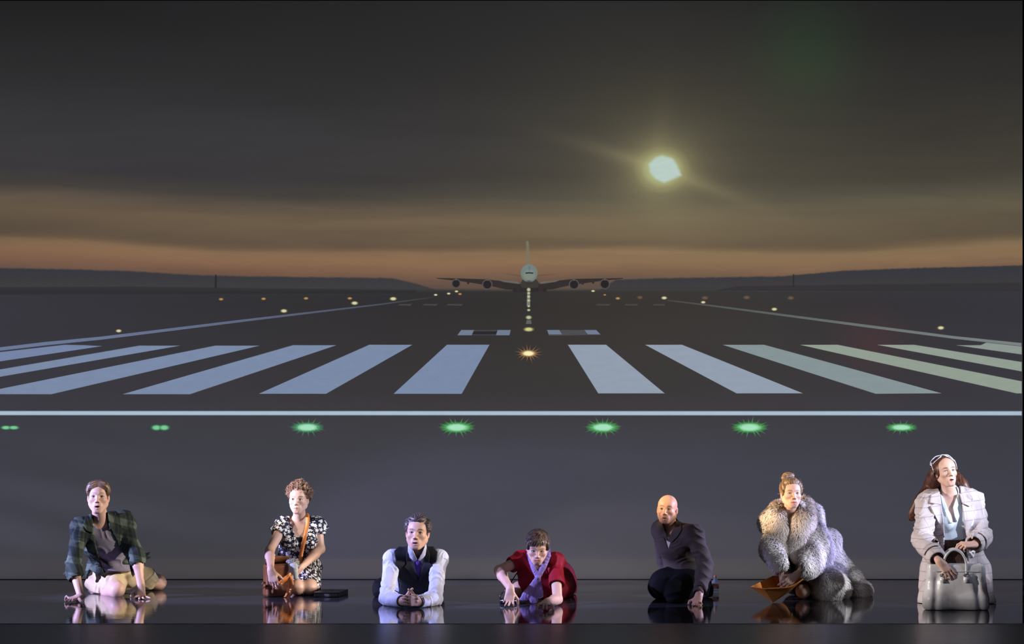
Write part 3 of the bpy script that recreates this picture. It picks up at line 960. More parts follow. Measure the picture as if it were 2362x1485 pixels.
# ---- hands
def hand_sdf(S, wrist, d, pn, right=True, s=1.0, curl=(.3, .35, .4, .45), spread=.10, thumb=(.7, .55, .25), th_curl=.3, tips=None, lift=None, rad=1.0):
    """d towards the fingers, pn the way the palm faces. curl: radians per finger joint (index..little),
    tips: optional world points per finger to reach for; returns knuckle points"""
    d = unit(d); pn = unit(pn - d * float(np.dot(pn, d))); t = np.cross(d, pn) * (1 if right else -1)
    w = np.asarray(wrist, float)
    offs = [.028, .0095, -.0100, -.0275]; ln = [.074, .082, .076, .060]; rr = [.0088, .0090, .0085, .0075]
    reach = [.090, .093, .088, .080]
    K = []
    for i in range(4):
        k = w + (d * reach[i] + t * offs[i]) * s
        K.append(k)
        S.add(cone(w + (d * .004 + t * offs[i] * .55) * s, k, .0135 * s, .0112 * s, pn, .85), .012 * s)
    S.add(cone(w + (d * .020 + t * .016 + pn * .006) * s, w + (d * .052 + t * .028 + pn * .010) * s, .015 * s, .012 * s), .012 * s)   # ball of the thumb
    S.add(cone(w - d * .02 * s, w + d * .02 * s, .023 * s, .024 * s, pn, .72), .015 * s)
    for i in range(4):
        k = K[i]; L = ln[i] * s; r = rr[i] * s * rad
        sp = spread * (1.5 - i) 
        f0 = unit(d + t * sp)
        if tips is not None and tips[i] is not None:
            tip = np.asarray(tips[i], float); ch = tip - k; D = np.linalg.norm(ch)
            if D > L: tip = k + ch / D * L; ch = tip - k; D = L
            hgt = math.sqrt(max(0, L * L - D * D)) * .55
            upv = -pn if lift is None else np.asarray(lift, float)
            upv = unit(upv - unit(ch) * float(np.dot(upv, unit(ch))))
            p1 = k + ch * .40 + upv * hgt * .95; p2 = k + ch * .74 + upv * hgt * .72
            pts = [k, p1, p2, tip]
        else:
            c = curl[i] if hasattr(curl, '__len__') else curl
            cs = c if hasattr(c, '__len__') else (c * .9, c * 1.1, c * .8)
            a = 0; pts = [k]
            for seg, cc in zip((.45, .31, .24), cs):
                a += cc
                pts.append(pts[-1] + (f0 * math.cos(a) + pn * math.sin(a)) * L * seg)
        for j in range(3):
            S.add(cone(pts[j], pts[j + 1], r * (1 - .10 * j), r * (1 - .10 * (j + 1))), .0035 * s)
    tb = w + (d * .034 + t * .030 + pn * .008) * s
    if tips is not None and len(tips) > 4 and tips[4] is not None:
        tip = np.asarray(tips[4], float); mid = (tb + tip) / 2 + t * .012 * s
        pts = [tb, mid, tip]
    else:
        td = unit(d * thumb[0] + t * thumb[1] + pn * thumb[2])
        td2 = unit(td + (d * .6 - t * .5 + pn * .3) * th_curl)
        pts = [tb, tb + td * .040 * s, tb + td * .040 * s + td2 * .030 * s]
    S.add(cone(pts[0], pts[1], .0125 * s, .0105 * s), .008 * s)
    S.add(cone(pts[1], pts[2], .0105 * s, .0085 * s), .004 * s)
    return K

# ---- trunk and limbs, shared by bodies and clothes (inf = how far outside the skin)
def torso(S, J, inf=0.0, k=.035, girth=1.0, depth=1.0, bust=0.0):
    sx = J['sb'] - J['sa']; hx = J['hb'] - J['ha']
    pel, wai, che, nb = J['pelvis'], J['waist'], J['chest'], J['neck']
    G = lambda a, b: (a * girth + inf, b * girth * depth + inf)
    mid = unit(unit(sx) + unit(hx))
    S.add(loft(pel, wai, G(.155, .115), G(.135, .100), hx), k)
    S.add(loft(wai, che, G(.135, .100), G(.155, .112), mid), k)
    up = che + (nb - che) * .55
    S.add(loft(che, up, G(.155, .112), G(.120, .085), sx), k)
    S.add(cone(up, nb, .075 * girth + inf, .052 + inf), k)
    for a in ('sa', 'sb'):
        S.add(cone(nb + (J[a] - nb) * .25 - np.array([0, 0, .01]), J[a], .050 + inf, .054 * girth + inf), k)
        S.add(cone(che + (J[a] - che) * .45, J[a], .060 + inf, .052 * girth + inf), k)
    if bust:
        f = unit(np.cross(sx, nb - pel)); f = f if f[1] < 0 else -f
        for q in (-1, 1):
            S.add(ell(che + unit(sx) * q * .072 + f * .075 + (nb - che) * -.02, (.058 + inf, .058 + inf, .058 + inf)), .03)

def arm(S, J, q, inf=0.0, k=.02, fat=1.0, upto=2.0):
    s, e, w = J['s' + q], J['e' + q], J['w' + q]
    S.add(cone(s, e, .050 * fat + inf, .038 * fat + inf), k)
    if upto > 1:
        t = upto - 1; w2 = e + (w - e) * t
        S.add(cone(e, e + (w - e) * .3 * min(1, t / .3), .039 * fat + inf, .041 * fat + inf), k)
        if t > .3: S.add(cone(e + (w - e) * .3, w2, .041 * fat + inf, (.041 + (.026 - .041) * (t - .3) / .7) * fat + inf), k)

def leg(S, J, q, inf=0.0, k=.03, fat=1.0, foot=True, thigh_to=1.0, shin=True):
    h, n, a = J['h' + q], J['k' + q], J['a' + q]
    m = h + (n - h) * thigh_to
    S.add(cone(h, m, .088 * fat + inf, (.088 + (.057 - .088) * thigh_to) * fat + inf), k)
    if shin:
        c = n + (a - n) * .35
        S.add(cone(n, c, .054 * fat + inf, .056 * fat + inf), k)
        S.add(cone(c, a, .056 * fat + inf, .038 * fat + inf), k)
    if foot and ('t' + q) in J:
        S.add(cone(a, J['t' + q], .036 + inf * .5, .026 + inf * .5), .02)

def bounds(*pts, m=.14):
    P = np.array(pts); return P.min(0) - m, P.max(0) + m
def jbounds(J, m=.16):
    lo, hi = bounds(*[v for v in J.values()], m=m); lo[2] = max(lo[2], -.02); return lo, hi

def strands(seed, fr=(330, 60, 60), amp=.0022):
    a = waves(30, seed, 3); b = waves(90, seed + 3, 4); fr = np.array(fr, float)
    rs = np.random.RandomState(seed); ph = rs.uniform(0, 6.28, 3)
    def f(q):
        g = q * fr
        return amp * (np.sin(g[..., 0] + g[..., 1] * .3 + 3.0 * a(q) + ph[0]) * .6 + np.sin(g[..., 0] * .47 + g[..., 2] + 2.5 * b(q) + ph[1]) * .5)
    return f

def sdf_val(S, p): return run_ops(S.ops, p[None])[0]
def sdf_grad(S, p, e=.0015):
    g = np.stack([sdf_val(S, p + d) - sdf_val(S, p - d) for d in np.eye(3) * e], -1)
    return g / (np.linalg.norm(g, axis=1)[:, None] + 1e-9)

def groom(S, V, n, flow, length, width, lift=.002, seed=0, steps=5, jit=.35, where=None, tip_lift=0.0, gravity=0.0, jitl=.35):
    """ribbons of hair that start on the surface S and run along flow(p); returns verts, quads, per-strand number"""
    rs = np.random.RandomState(seed)
    if where is not None: V = V[where(V)]
    p = V[rs.randint(0, len(V), n)] + rs.normal(size=(n, 3)) * .0015
    L = length * (1 + jitl * rs.uniform(-1, 1, n)); rj = rs.normal(size=(n, 3)) * jit
    P = []; Wd = []
    for k in range(steps + 1):
        N = sdf_grad(S, p); d = sdf_val(S, p)
        lf = lift * (k > 0) + tip_lift * (k / steps) ** 1.5 * (.6 + .8 * rs.rand(n))
        p = p + N * np.clip(lf - d, -.01, .01)[:, None]
        f = flow(p) + rj; f = f - N * (f * N).sum(-1)[:, None]
        f[:, 2] -= gravity * k / steps
        f /= np.linalg.norm(f, axis=1)[:, None] + 1e-9
        w = np.cross(N, f)
        taper = [.8, 1, 1, .9, .6, .12][min(5, int(round(k * 5 / steps)))]
        P.append(p.copy()); Wd.append(w * width * taper * .5)
        p = p + f * (L / steps)[:, None]
    P = np.stack(P, 1); Wd = np.stack(Wd, 1)
    A = P + Wd; Bq = P - Wd
    VV = np.stack([A, Bq], 2).reshape(-1, 3); m = (steps + 1) * 2
    base = (np.arange(n) * m)[:, None]
    Q = []
    for k in range(steps):
        o = 2 * k
        Q.append(np.stack([base[:, 0] + o, base[:, 0] + o + 1, base[:, 0] + o + 3, base[:, 0] + o + 2], -1))
    return VV, np.concatenate(Q), np.repeat(rs.rand(n), m)

def hair_obj(name, S, lo, hi, h, parent, dark, light, layers, mat=None, label=None):
    """base volume plus grooms; layers = list of dicts for groom()"""
    v, q = mesh_sdf(S, lo, hi, h)
    dark = np.array(dark); light = np.array(light)
    VV = [v]; QQ = [q]; C = [np.tile(dark * .8 + light * .2, (len(v), 1))]; o = len(v)
    for L in layers:
        a, b, r = groom(S, v, **L)
        VV.append(a); QQ.append(b + o); o += len(a)
        C.append(dark + (light - dark) * (r[:, None] ** 1.3))
    me = raw_mesh(name, np.concatenate(VV), np.concatenate(QQ), True, np.concatenate(C))
    return put(name, me, mat or MATS['hair'], parent, label)

MATS = {}
t = NT('hair'); t.bsdf(t.n('ShaderNodeVertexColor', layer_name='Col').outputs[0], .42, .45); MATS['hair'] = t.m
t = NT('fur'); t.bsdf(t.n('ShaderNodeVertexColor', layer_name='Col').outputs[0], .75, .2); MATS['fur'] = t.m
t = NT('eyeball'); t.bsdf(t.n('ShaderNodeVertexColor', layer_name='Col').outputs[0], .12, .6); MATS['eye'] = t.m
MATS['skin'] = mat_skin('skin')
MATS['skin_matt'] = mat_skin('skin_matt', .62)
try: ONLY
except NameError: ONLY = ''
def want(k): return ONLY == '' or k in ONLY
H_BODY = .0030

# ================= young man on hands and knees, far left
def person_1():
    root = empty('person', FL(255, 1374), 'young man in dark green plaid shirt and beige shorts leaning on both hands', 'person')
    J = dict(neck=W(233, 1206, 22.42), chest=W(244, 1243, 22.50), waist=W(262, 1292, 22.72), pelvis=W(272, 1322, 22.90),
             sa=W(187, 1218, 22.36), sb=W(284, 1203, 22.50), ea=W(168, 1300, 22.28), eb=W(315, 1283, 22.42),
             wa=W(186, 1375, 22.14), wb=W(325, 1350, 22.36),
             ha=W(248, 1328, 22.92), hb=W(296, 1322, 22.95), ka=W(270, 1360, 22.52), kb=W(366, 1343, 23.06),
             aa=W(222, 1364, 22.92), ab=W(318, 1366, 23.30), ta=W(205, 1368, 23.05), tb=W(290, 1372, 23.4))
    H = Head(W(227, 1147, 22.30), .06, .10, .02, 1.02)
    lo, hi = jbounds(J, .2); lo[1] -= .25; lo[0] -= .05
    hi[2] = H.c[2] + .18
    B = Sdf(); torso(B, J, girth=.92)
    for q in 'ab': arm(B, J, q, fat=.92); leg(B, J, q, fat=.95)
    neck_sdf(B, H, J['neck'], .054)
    head_sdf(B, H, True, mouth=.75, jaw=.84, wide=.95, brow=.006)
    # right hand flat on the boards, fingers pointing away to picture left
    z = .009
    wa = J['wa']
    tipsa = [FL(163, 1398) + [0, 0, z], FL(152, 1395) + [0, 0, z], FL(147, 1391) + [0, 0, z], FL(150, 1387) + [0, 0, z], FL(189, 1397) + [0, 0, z]]
    hand_sdf(B, wa, np.array([-.62, -.62, -.16]), np.array([-.2, -.05, -1.0]), True, 1.0, tips=tipsa, lift=(0, 0, 1), thumb=(.3, .9, -.1))
    tipsb = [FL(350, 1381) + [0, 0, z], FL(339, 1383) + [0, 0, z], FL(326, 1384) + [0, 0, z], FL(314, 1384) + [0, 0, z], FL(304, 1381) + [0, 0, z]]
    tipsb = [FL(307, 1382) + [0, 0, z], FL(322, 1385) + [0, 0, z], FL(335, 1385) + [0, 0, z], FL(347, 1382) + [0, 0, z], FL(303, 1377) + [0, 0, z]]
    hand_sdf(B, J['wb'], np.array([.02, -.35, -1.0]), np.array([0, 1.0, -.3]), False, 1.0, tips=tipsb, lift=(0, -1, .3))
    sdf_obj('body', B, lo, hi, H_BODY, MATS['skin'], root, 'pale skin, mouth open', head_paint(H, SK_MALE, mouth=.75, brow=(.16, .09, .05), lips=(.40, .12, .10), brow_lift=.002))
    eyes(H, root, (.035, .05, .07), (-.03, 1, .05))
    # hair: short, parted, swept to both sides
    h = Sdf(); hl = H.loc
    h.add(hl(ell((0, -.018, .042), (.080, .098, .084))), 0)
    for q in (-1, 1):
        h.add(hl(ell((q * .032, .050, .086), (.040, .034, .024), _rx(-.5))), .02)
        h.add(hl(ell((q * .066, .030, .052), (.018, .036, .034))), .02)
    h.sub(hl(ell((0, .092, .012), (.055, .062, .058))), .006)
    h.sub(hl(ell((0, .090, -.075), (.12, .110, .060))), .006)
    h.sub(hl(lambda p: p[..., 2] + .030 + np.maximum(0, .02 - p[..., 1]) * .35), .01)
    for q in (-1, 1): h.sub(hl(ell((q * .082, -.004, -.010), (.016, .022, .030))), .006)
    h.sub(hl(cone((.004, .085, .135), (.004, -.01, .132), .010, .006)), .012)
    def flow(p):
        q = H.L(p); f = np.stack([np.sign(q[:, 0] - .004) * (.9 + 0 * q[:, 0]), .55 - q[:, 2] * 2 - np.clip(-q[:, 1], 0, .1) * 12, -.2 - np.abs(q[:, 0]) * 12], -1)
        return f @ H.R.T
    hair_obj('hair', h, H.c - .17, H.c + .17, .0028, root, (.07, .038, .022), (.36, .24, .15),
             [dict(n=1500, flow=flow, length=.055, width=.0040, lift=.0012, seed=1, tip_lift=.003, jit=.18)])
    # t-shirt
    T = Sdf(); torso(T, J, .010, girth=.93)
    for q in 'ab': arm(T, J, q, .008, upto=1.0, fat=.9)
    T.add(ell(W(268, 1310, 22.72), (.14, .15, .075)), .03)
    T.sub(cone(H.P(0, 0, -.03), W(233, 1199, 22.36), .058, .066), .004)
    T.sub(ell(W(233, 1197, 22.25), (.058, .09, .045)), .006)
    T.cut(prism([(100, 1100), (420, 1100), (420, 1270), (330, 1320), (296, 1322), (240, 1318), (180, 1300), (100, 1290)], 20, 25, 22.5), .006)
    T.dis(folds(95, .0075, 3, unit(np.array([.8, 0, .65]))), .008)
    sdf_obj('t_shirt', T, lo, hi, .0045, mat_cloth('grey_jersey', srgb(112, 106, 118), .9, .1, 40), root)
    # open plaid shirt
    t = NT('green_plaid')
    tc = t.n('ShaderNodeTexCoord').outputs['Object']; sep = t.n('ShaderNodeSeparateXYZ'); t.l(tc, sep.inputs[0])
    w1 = t.noise(9, 2, .5, tc)
    X = t.math('ADD', t.math('ADD', sep.outputs[0], t.math('MULTIPLY', sep.outputs[1], .7)), t.math('MULTIPLY', w1, .03)); Z = t.math('ADD', sep.outputs[2], t.math('MULTIPLY', X, .25))
    def bars(c, f, th): return t.ramp(t.math('FRACT', t.math('MULTIPLY', c, f)), [(0, 1.0), (th - .08, 1.0), (th, 0.0), (.94, 0.0), (1, 1.0)])
    a = bars(X, 8.0, .45); b = bars(Z, 8.0, .42); c2 = bars(X, 26, .2)
    col = t.mix(t.math('MULTIPLY', t.math('ADD', a, b), .5), (.012, .017, .016), (.042, .058, .044))
    col = t.mix(t.math('MULTIPLY', t.math('MULTIPLY', a, b), .85), col, (.085, .105, .082))
    col = t.mix(t.math('MULTIPLY', c2, .25), col, (.07, .08, .065))
    nn = t.noise(70, 3, .6, tc)
    t.bsdf(col, .85, .12, t.bump(nn, .3, .006), sheen=.0)
    plaid = t.m
    Sh = Sdf(); torso(Sh, J, .026, girth=.95)
    for q in 'ab': arm(Sh, J, q, .014, upto=1.36 if q == 'a' else 1.12)
    Sh.add(loft(W(240, 1290, 22.66), W(232, 1324, 22.72), (.100, .10), (.112, .10), (1, 0, 0)), .03)
    Sh.add(cone(W(297, 1262, 22.44), W(305, 1318, 22.46), .045, .030, (0, 1, 0), .45), .02)
    Sh.add(cone(W(305, 1318, 22.46), W(305, 1334, 22.48), .028, .006, (0, 1, 0), .5), .01)
    Sh.add(cone(W(290, 1215, 22.5), W(298, 1262, 22.46), .07, .05, (0, 1, 0), .7), .03)
    Sh.sub(cone(H.P(0, 0, -.03), W(233, 1202, 22.36), .060, .070), .004)
    # open front: wedge between the two edges, and everything the belly pushes through
    Sh.sub(prism([(214, 1150), (246, 1150), (247, 1195), (262, 1235), (281, 1275), (296, 1300), (304, 1340), (240, 1340), (262, 1318), (228, 1290), (222, 1250), (216, 1205)], 20, 22.60, 22.4), .006)
    Sh.sub(prism([(228, 1290), (262, 1318), (243, 1326), (233, 1318)], 20, 22.9, 22.5), .004)
    Sh.cut(prism([(120, 1100), (400, 1100), (400, 1336), (296, 1345), (296, 1322), (243, 1321), (222, 1331), (200, 1316), (190, 1345), (120, 1345)], 20, 25, 22.5), .006)
    Sh.dis(lambda p, f=folds(75, .010, 5, J['ea'] - J['sa']): f(p) * np.where((p[..., 0] > J['sa'][0] + .09) & (p[..., 2] < .32), .3, 1.0), .012)
    Sh.dis(folds(120, .005, 8), .006)
    # rolled cuffs
    ua = unit(J['wa'] - J['ea']); ca = J['ea'] + (J['wa'] - J['ea']) * .26
    Sh.add(cone(ca - ua * .022, ca + ua * .022, .064, .066), .006)
    Sh.add(cone(ca + np.array([-.055, 0, .0]) + ua * .012, ca + np.array([-.085, 0, -.0]) + ua * .014, .020, .006, (0, 1, 0), .6), .01)
    ub = unit(J['wb'] - J['eb']); cb = J['eb'] + (J['wb'] - J['eb']) * .02
    Sh.add(cone(cb - ub * .02, cb + ub * .022, .062, .064), .006)
    Sh.add(cone(cb + np.array([.045, 0, .0]), cb + np.array([.092, 0, .030]), .022, .008, (0, 1, 0), .6), .01)
    Sh.add(cone(cb + np.array([.045, 0, -.01]), cb + np.array([.098, 0, -.002]), .020, .006, (0, 1, 0), .6), .01)
    Sh.sub(cone(J['ea'] + (J['wa'] - J['ea']) * .28, J['wa'], .052, .052), .004)
    Sh.sub(cone(J['eb'] + (J['wb'] - J['eb']) * .06, J['wb'], .050, .050), .004)
    Sh.dis(folds(160, .004, 21, ua), .005)
    Sh.cut(prism([(120, 1100), (400, 1100), (400, 1336), (309, 1342), (296, 1322), (243, 1323), (222, 1331), (204, 1318), (190, 1345), (120, 1345)], 20, 25, 22.5), .002)
    sh = sdf_obj('plaid_shirt', Sh, lo, hi, .0038, plaid, root)
    # collar: two stiff points standing at the neck
    Co = Sdf(); torso(Co, J, .036, girth=.95); Co.add(cone(H.P(0, -.02, -.09), J['neck'], .060, .078), .01)
    Co.sub(cone(H.P(0, 0, -.05), W(233, 1210, 22.32), .056, .064), .004)
    Co.cut(prism([(200, 1190), (208, 1182), (220, 1188), (216, 1210), (218, 1228), (206, 1222), (197, 1208)], 20, 22.6, 22.4), .003)
    put_collar = sdf_obj('collar', Co, lo, hi, .0036, plaid, sh)
    Co = Sdf(); torso(Co, J, .036, girth=.95); Co.add(cone(H.P(0, -.02, -.09), J['neck'], .060, .078), .01)
    Co.sub(cone(H.P(0, 0, -.05), W(233, 1210, 22.32), .056, .064), .004)
    Co.cut(prism([(246, 1182), (256, 1176), (266, 1184), (264, 1205), (254, 1222), (247, 1205)], 20, 22.6, 22.4), .003)
    sdf_obj('collar', Co, lo, hi, .0036, plaid, sh)
    # shorts
    X_ = Sdf(); 
    X_.add(loft(J['pelvis'] + np.array([0, .02, -.02]), J['waist'], (.165, .13), (.140, .105), J['hb'] - J['ha']), .0)
    leg(X_, J, 'a', .022, thigh_to=.66, shin=False, foot=False); leg(X_, J, 'b', .016, thigh_to=.60, shin=False, foot=False)
    X_.add(cone(W(215, 1345, 22.85), W(236, 1362, 22.74), .060, .045), .03)
    X_.add(cone(J['hb'], W(300, 1340, 22.75), .07, .05), .03)
    X_.dis(folds(85, .009, 12, np.array([.9, -.3, .2])), .01)
    X_.cut(lambda p: -p[..., 2] + .006, .003)
    sdf_obj('shorts', X_, lo, hi, .0042, mat_cloth('beige_cotton', srgb(176, 158, 126), .85, .12, 50), root)

if want('1'): person_1()

# ================= woman in the floral dress with the satchel
def petals(t, tc, scale, thr, seed=0.0, wob=.35):
    """little five-petalled flowers scattered over the cloth: mask"""
    mp = t.n('ShaderNodeMapping'); mp.inputs['Location'].default_value = (seed, seed * .7, seed * 1.3); t.l(tc, mp.inputs[0])
    vo = t.n('ShaderNodeTexVoronoi'); vo.voronoi_dimensions = '3D'; vo.inputs['Scale'].default_value = scale; vo.inputs['Randomness'].default_value = .75
    t.l(mp.outputs[0], vo.inputs['Vector'])
    dv = t.n('ShaderNodeVectorMath', operation='SUBTRACT'); t.l(mp.outputs[0], dv.inputs[0]); t.l(vo.outputs['Position'], dv.inputs[1])
    sp = t.n('ShaderNodeSeparateXYZ'); t.l(dv.outputs[0], sp.inputs[0])
    an = t.math('ARCTAN2', sp.outputs[2], t.math('ADD', sp.outputs[0], t.math('MULTIPLY', sp.outputs[1], .4)))
    pet = t.math('MULTIPLY', t.math('ABSOLUTE', t.math('SINE', t.math('MULTIPLY_ADD', an, 2.5, t.math('MULTIPLY', vo.outputs['Distance'], 3)))), wob)
    lim = t.math('MULTIPLY', t.math('ADD', 1 - wob, pet), thr)
    m = t.math('LESS_THAN', vo.outputs['Distance'], lim)
    c = t.math('LESS_THAN', vo.outputs['Distance'], thr * .22)
    return m, c

def person_2():
    root = empty('person', FL(695, 1372), 'woman with curly hair in black floral dress kneeling over an open tan satchel', 'person')
    J = dict(neck=W(691, 1205, 22.86), chest=W(688, 1236, 22.86), waist=W(684, 1272, 22.92), pelvis=W(692, 1310, 23.02),
             sa=W(653, 1211, 22.82), sb=W(731, 1210, 22.86), ea=W(622, 1270, 22.62), eb=W(739, 1266, 22.82),
             wa=W(625, 1314, 22.35), wb=W(694, 1309, 22.58),
             ha=W(674, 1318, 23.0), hb=W(712, 1318, 23.02), ka=W(686, 1361, 22.62), kb=W(714, 1360, 22.64),
             aa=W(672, 1366, 23.02), ab=W(728, 1366, 23.05))
    J['ka'][2] = .058; J['kb'][2] = .058
    H = Head(W(689, 1152, 22.74), -.12, .04, .02, .955)
    lo, hi = jbounds(J, .2); hi[2] = H.c[2] + .18
    B = Sdf(); torso(B, J, girth=.84, bust=1)
    for q in 'ab': arm(B, J, q, fat=.84); leg(B, J, q, fat=.92)
    neck_sdf(B, H, J['neck'], .048)
    head_sdf(B, H, False, jaw=.74, wide=.93, nose=.95, cheek=.9)
    hand_sdf(B, J['wa'], np.array([.22, -.10, -.95]), np.array([.2, .95, -.1]), True, .92, curl=(.35, .4, .45, .5))
    hand_sdf(B, J['wb'], np.array([-.6, -.35, -.7]), np.array([-.6, .5, .4]), False, .92, curl=(.5, .55, .6, .6), thumb=(.8, .4, .4))
    sdf_obj('body', B, lo, hi, H_BODY, MATS['skin'], root, None, head_paint(H, SK_FEM, brow=(.12, .07, .045), lips=(.44, .17, .14), brow_w=1.1))
    eyes(H, root, (.045, .028, .018), (-.16, 1, .12))
    h = Sdf(); hl = H.loc
    h.add(hl(ell((0, -.022, .048), (.080, .094, .080))), 0)
    for x, y, z, r in ((0, .035, .100, .034), (-.045, .025, .092, .030), (.048, .025, .090, .032), (-.072, .0, .060, .024), (.078, -.005, .058, .028), (.080, -.02, .020, .022), (0, -.03, .122, .03)):
        h.add(hl(ell((x, y, z), (r, r, r))), .018)
    h.sub(hl(ell((0, .100, -.004), (.062, .075, .070))), .004)
    h.sub(hl(ell((0, .080, -.085), (.12, .115, .060))), .006)
    h.sub(hl(lambda p: p[..., 2] + .035 + np.maximum(0, .02 - p[..., 1]) * .2), .01)
    for q in (-1, 1): h.sub(hl(ell((q * .082, -.004, -.008), (.018, .020, .030))), .004)
    h.dis(hl(lambda q: .004 * waves(150, 3, 5)(q)), .006)
    v, qd = mesh_sdf(h, H.c - .18, H.c + .18, .003)
    # ringlets: small helices standing off the scalp
    rs = np.random.RandomState(5); N = sdf_grad(h, v)
    idx = np.nonzero((H.L(v)[:, 2] > .015) & (H.L(v)[:, 1] > -.09))[0]
    VV = [v]; FF = [qd]; C = [np.tile((.12, .062, .035), (len(v), 1))]; o = len(v)
    for i in rs.choice(idx, 900):
        n = unit(N[i] + rs.normal(size=3) * .5); a = unit(np.cross(n, rs.normal(size=3))); b = np.cross(n, a)
        k = np.linspace(0, 1, 15); ph = rs.uniform(0, 6); tu = rs.uniform(1.0, 1.9); R = rs.uniform(.004, .007); L = rs.uniform(.008, .022)
        ang = ph + k * tu * 6.28
        pts = v[i] - n * .003 + np.outer(k * L, n) + np.outer(R * np.cos(ang), a) + np.outer(R * np.sin(ang), b)
        tv, tf = tube_mesh('c', pts, np.full(15, .0014) * (1.15 - .5 * k), 4)
        tf = [f for f in tf if len(set(f)) == 4]
        VV.append(tv); FF.append(np.array(tf) + o); o += len(tv)
        c = np.array((.12, .062, .035)) + (np.array((.50, .30, .17)) - np.array((.12, .062, .035))) * rs.rand() ** 1.2
        C.append(np.tile(c, (len(tv), 1)))
    put('hair', raw_mesh('hair', np.concatenate(VV), np.concatenate(FF), True, np.concatenate(C)), MATS['hair'], root, 'short curly brown hair')
    # dress
    t = NT('daisy_print')
    tc = t.n('ShaderNodeTexCoord').outputs['Object']
    m1, c1 = petals(t, tc, 31, .47); m2, c2 = petals(t, tc, 62, .30, 3.1)
    col = t.mix(t.math('MAXIMUM', m1, m2), srgb(24, 23, 38), srgb(214, 212, 206))
    col = t.mix(t.math('MULTIPLY', m1, c1), col, srgb(132, 126, 108))
    t.bsdf(col, .65, .3, t.bump(t.noise(60, 3), .3, .008))
    D = Sdf(); torso(D, J, .012, girth=.86, bust=1)
    for q in 'ab':
        s_, e_ = J['s' + q], J['e' + q]
        D.add(cone(s_, s_ + (e_ - s_) * .26, .056, .062), .02)
        out = np.array([-1 if q == 'a' else 1, -.1, -.25])
        D.add(cone(s_ + out * .03, s_ + out * .075, .042, .022, (0, -.3, 1), .5), .02)
    D.add(loft(J['waist'], J['pelvis'], (.120, .10), (.165, .13), (1, 0, 0)), .02)
    D.add(loft(J['pelvis'] + np.array([0, -.05, -.02]), W(704, 1352, 22.70), (.150, .10), (.112, .085), (1, 0, 0)), .03)
    D.add(loft(W(700, 1335, 22.8), W(712, 1362, 22.72), (.12, .09), (.085, .06), (1, 0, 0)), .03)
    D.dis(folds(80, .007, 3, np.array([0.6, 0, .6])), .008); D.dis(folds(130, .004, 8), .005)
    D.sub(prism([(670, 1170), (711, 1170), (709, 1200), (704, 1228), (700, 1244), (692, 1252), (684, 1244), (676, 1225), (671, 1205)], 20, 22.90, 22.75), .005)
    D.sub(cone(H.P(0, 0, -.02), J['neck'] + np.array([0, -.02, .0]), .060, .074), .006)
    D.sub(prism([(600, 1354), (676, 1352), (700, 1354), (722, 1360), (730, 1366), (735, 1400), (600, 1400)], 20, 25, 22.6), .003)
    for q in 'ab':
        s_, e_ = J['s' + q], J['e' + q]; ax = unit(e_ - s_)
        D.sub(cone(s_ + ax * .085, e_, .050, .050), .003)
    dr = sdf_obj('dress', D, lo, hi, .0036, t.m, root)
    # black top under the neckline
    U = Sdf(); torso(U, J, .005, girth=.85, bust=1)
    U.cut(prism([(676, 1240), (704, 1240), (702, 1262), (680, 1262)], 20, 22.9, 22.7), .002)
    sdf_obj('camisole', U, lo, hi, .004, mat_cloth('black_jersey', srgb(26, 24, 28), .9, .1), root)
    # belt of the dress
    return J, H

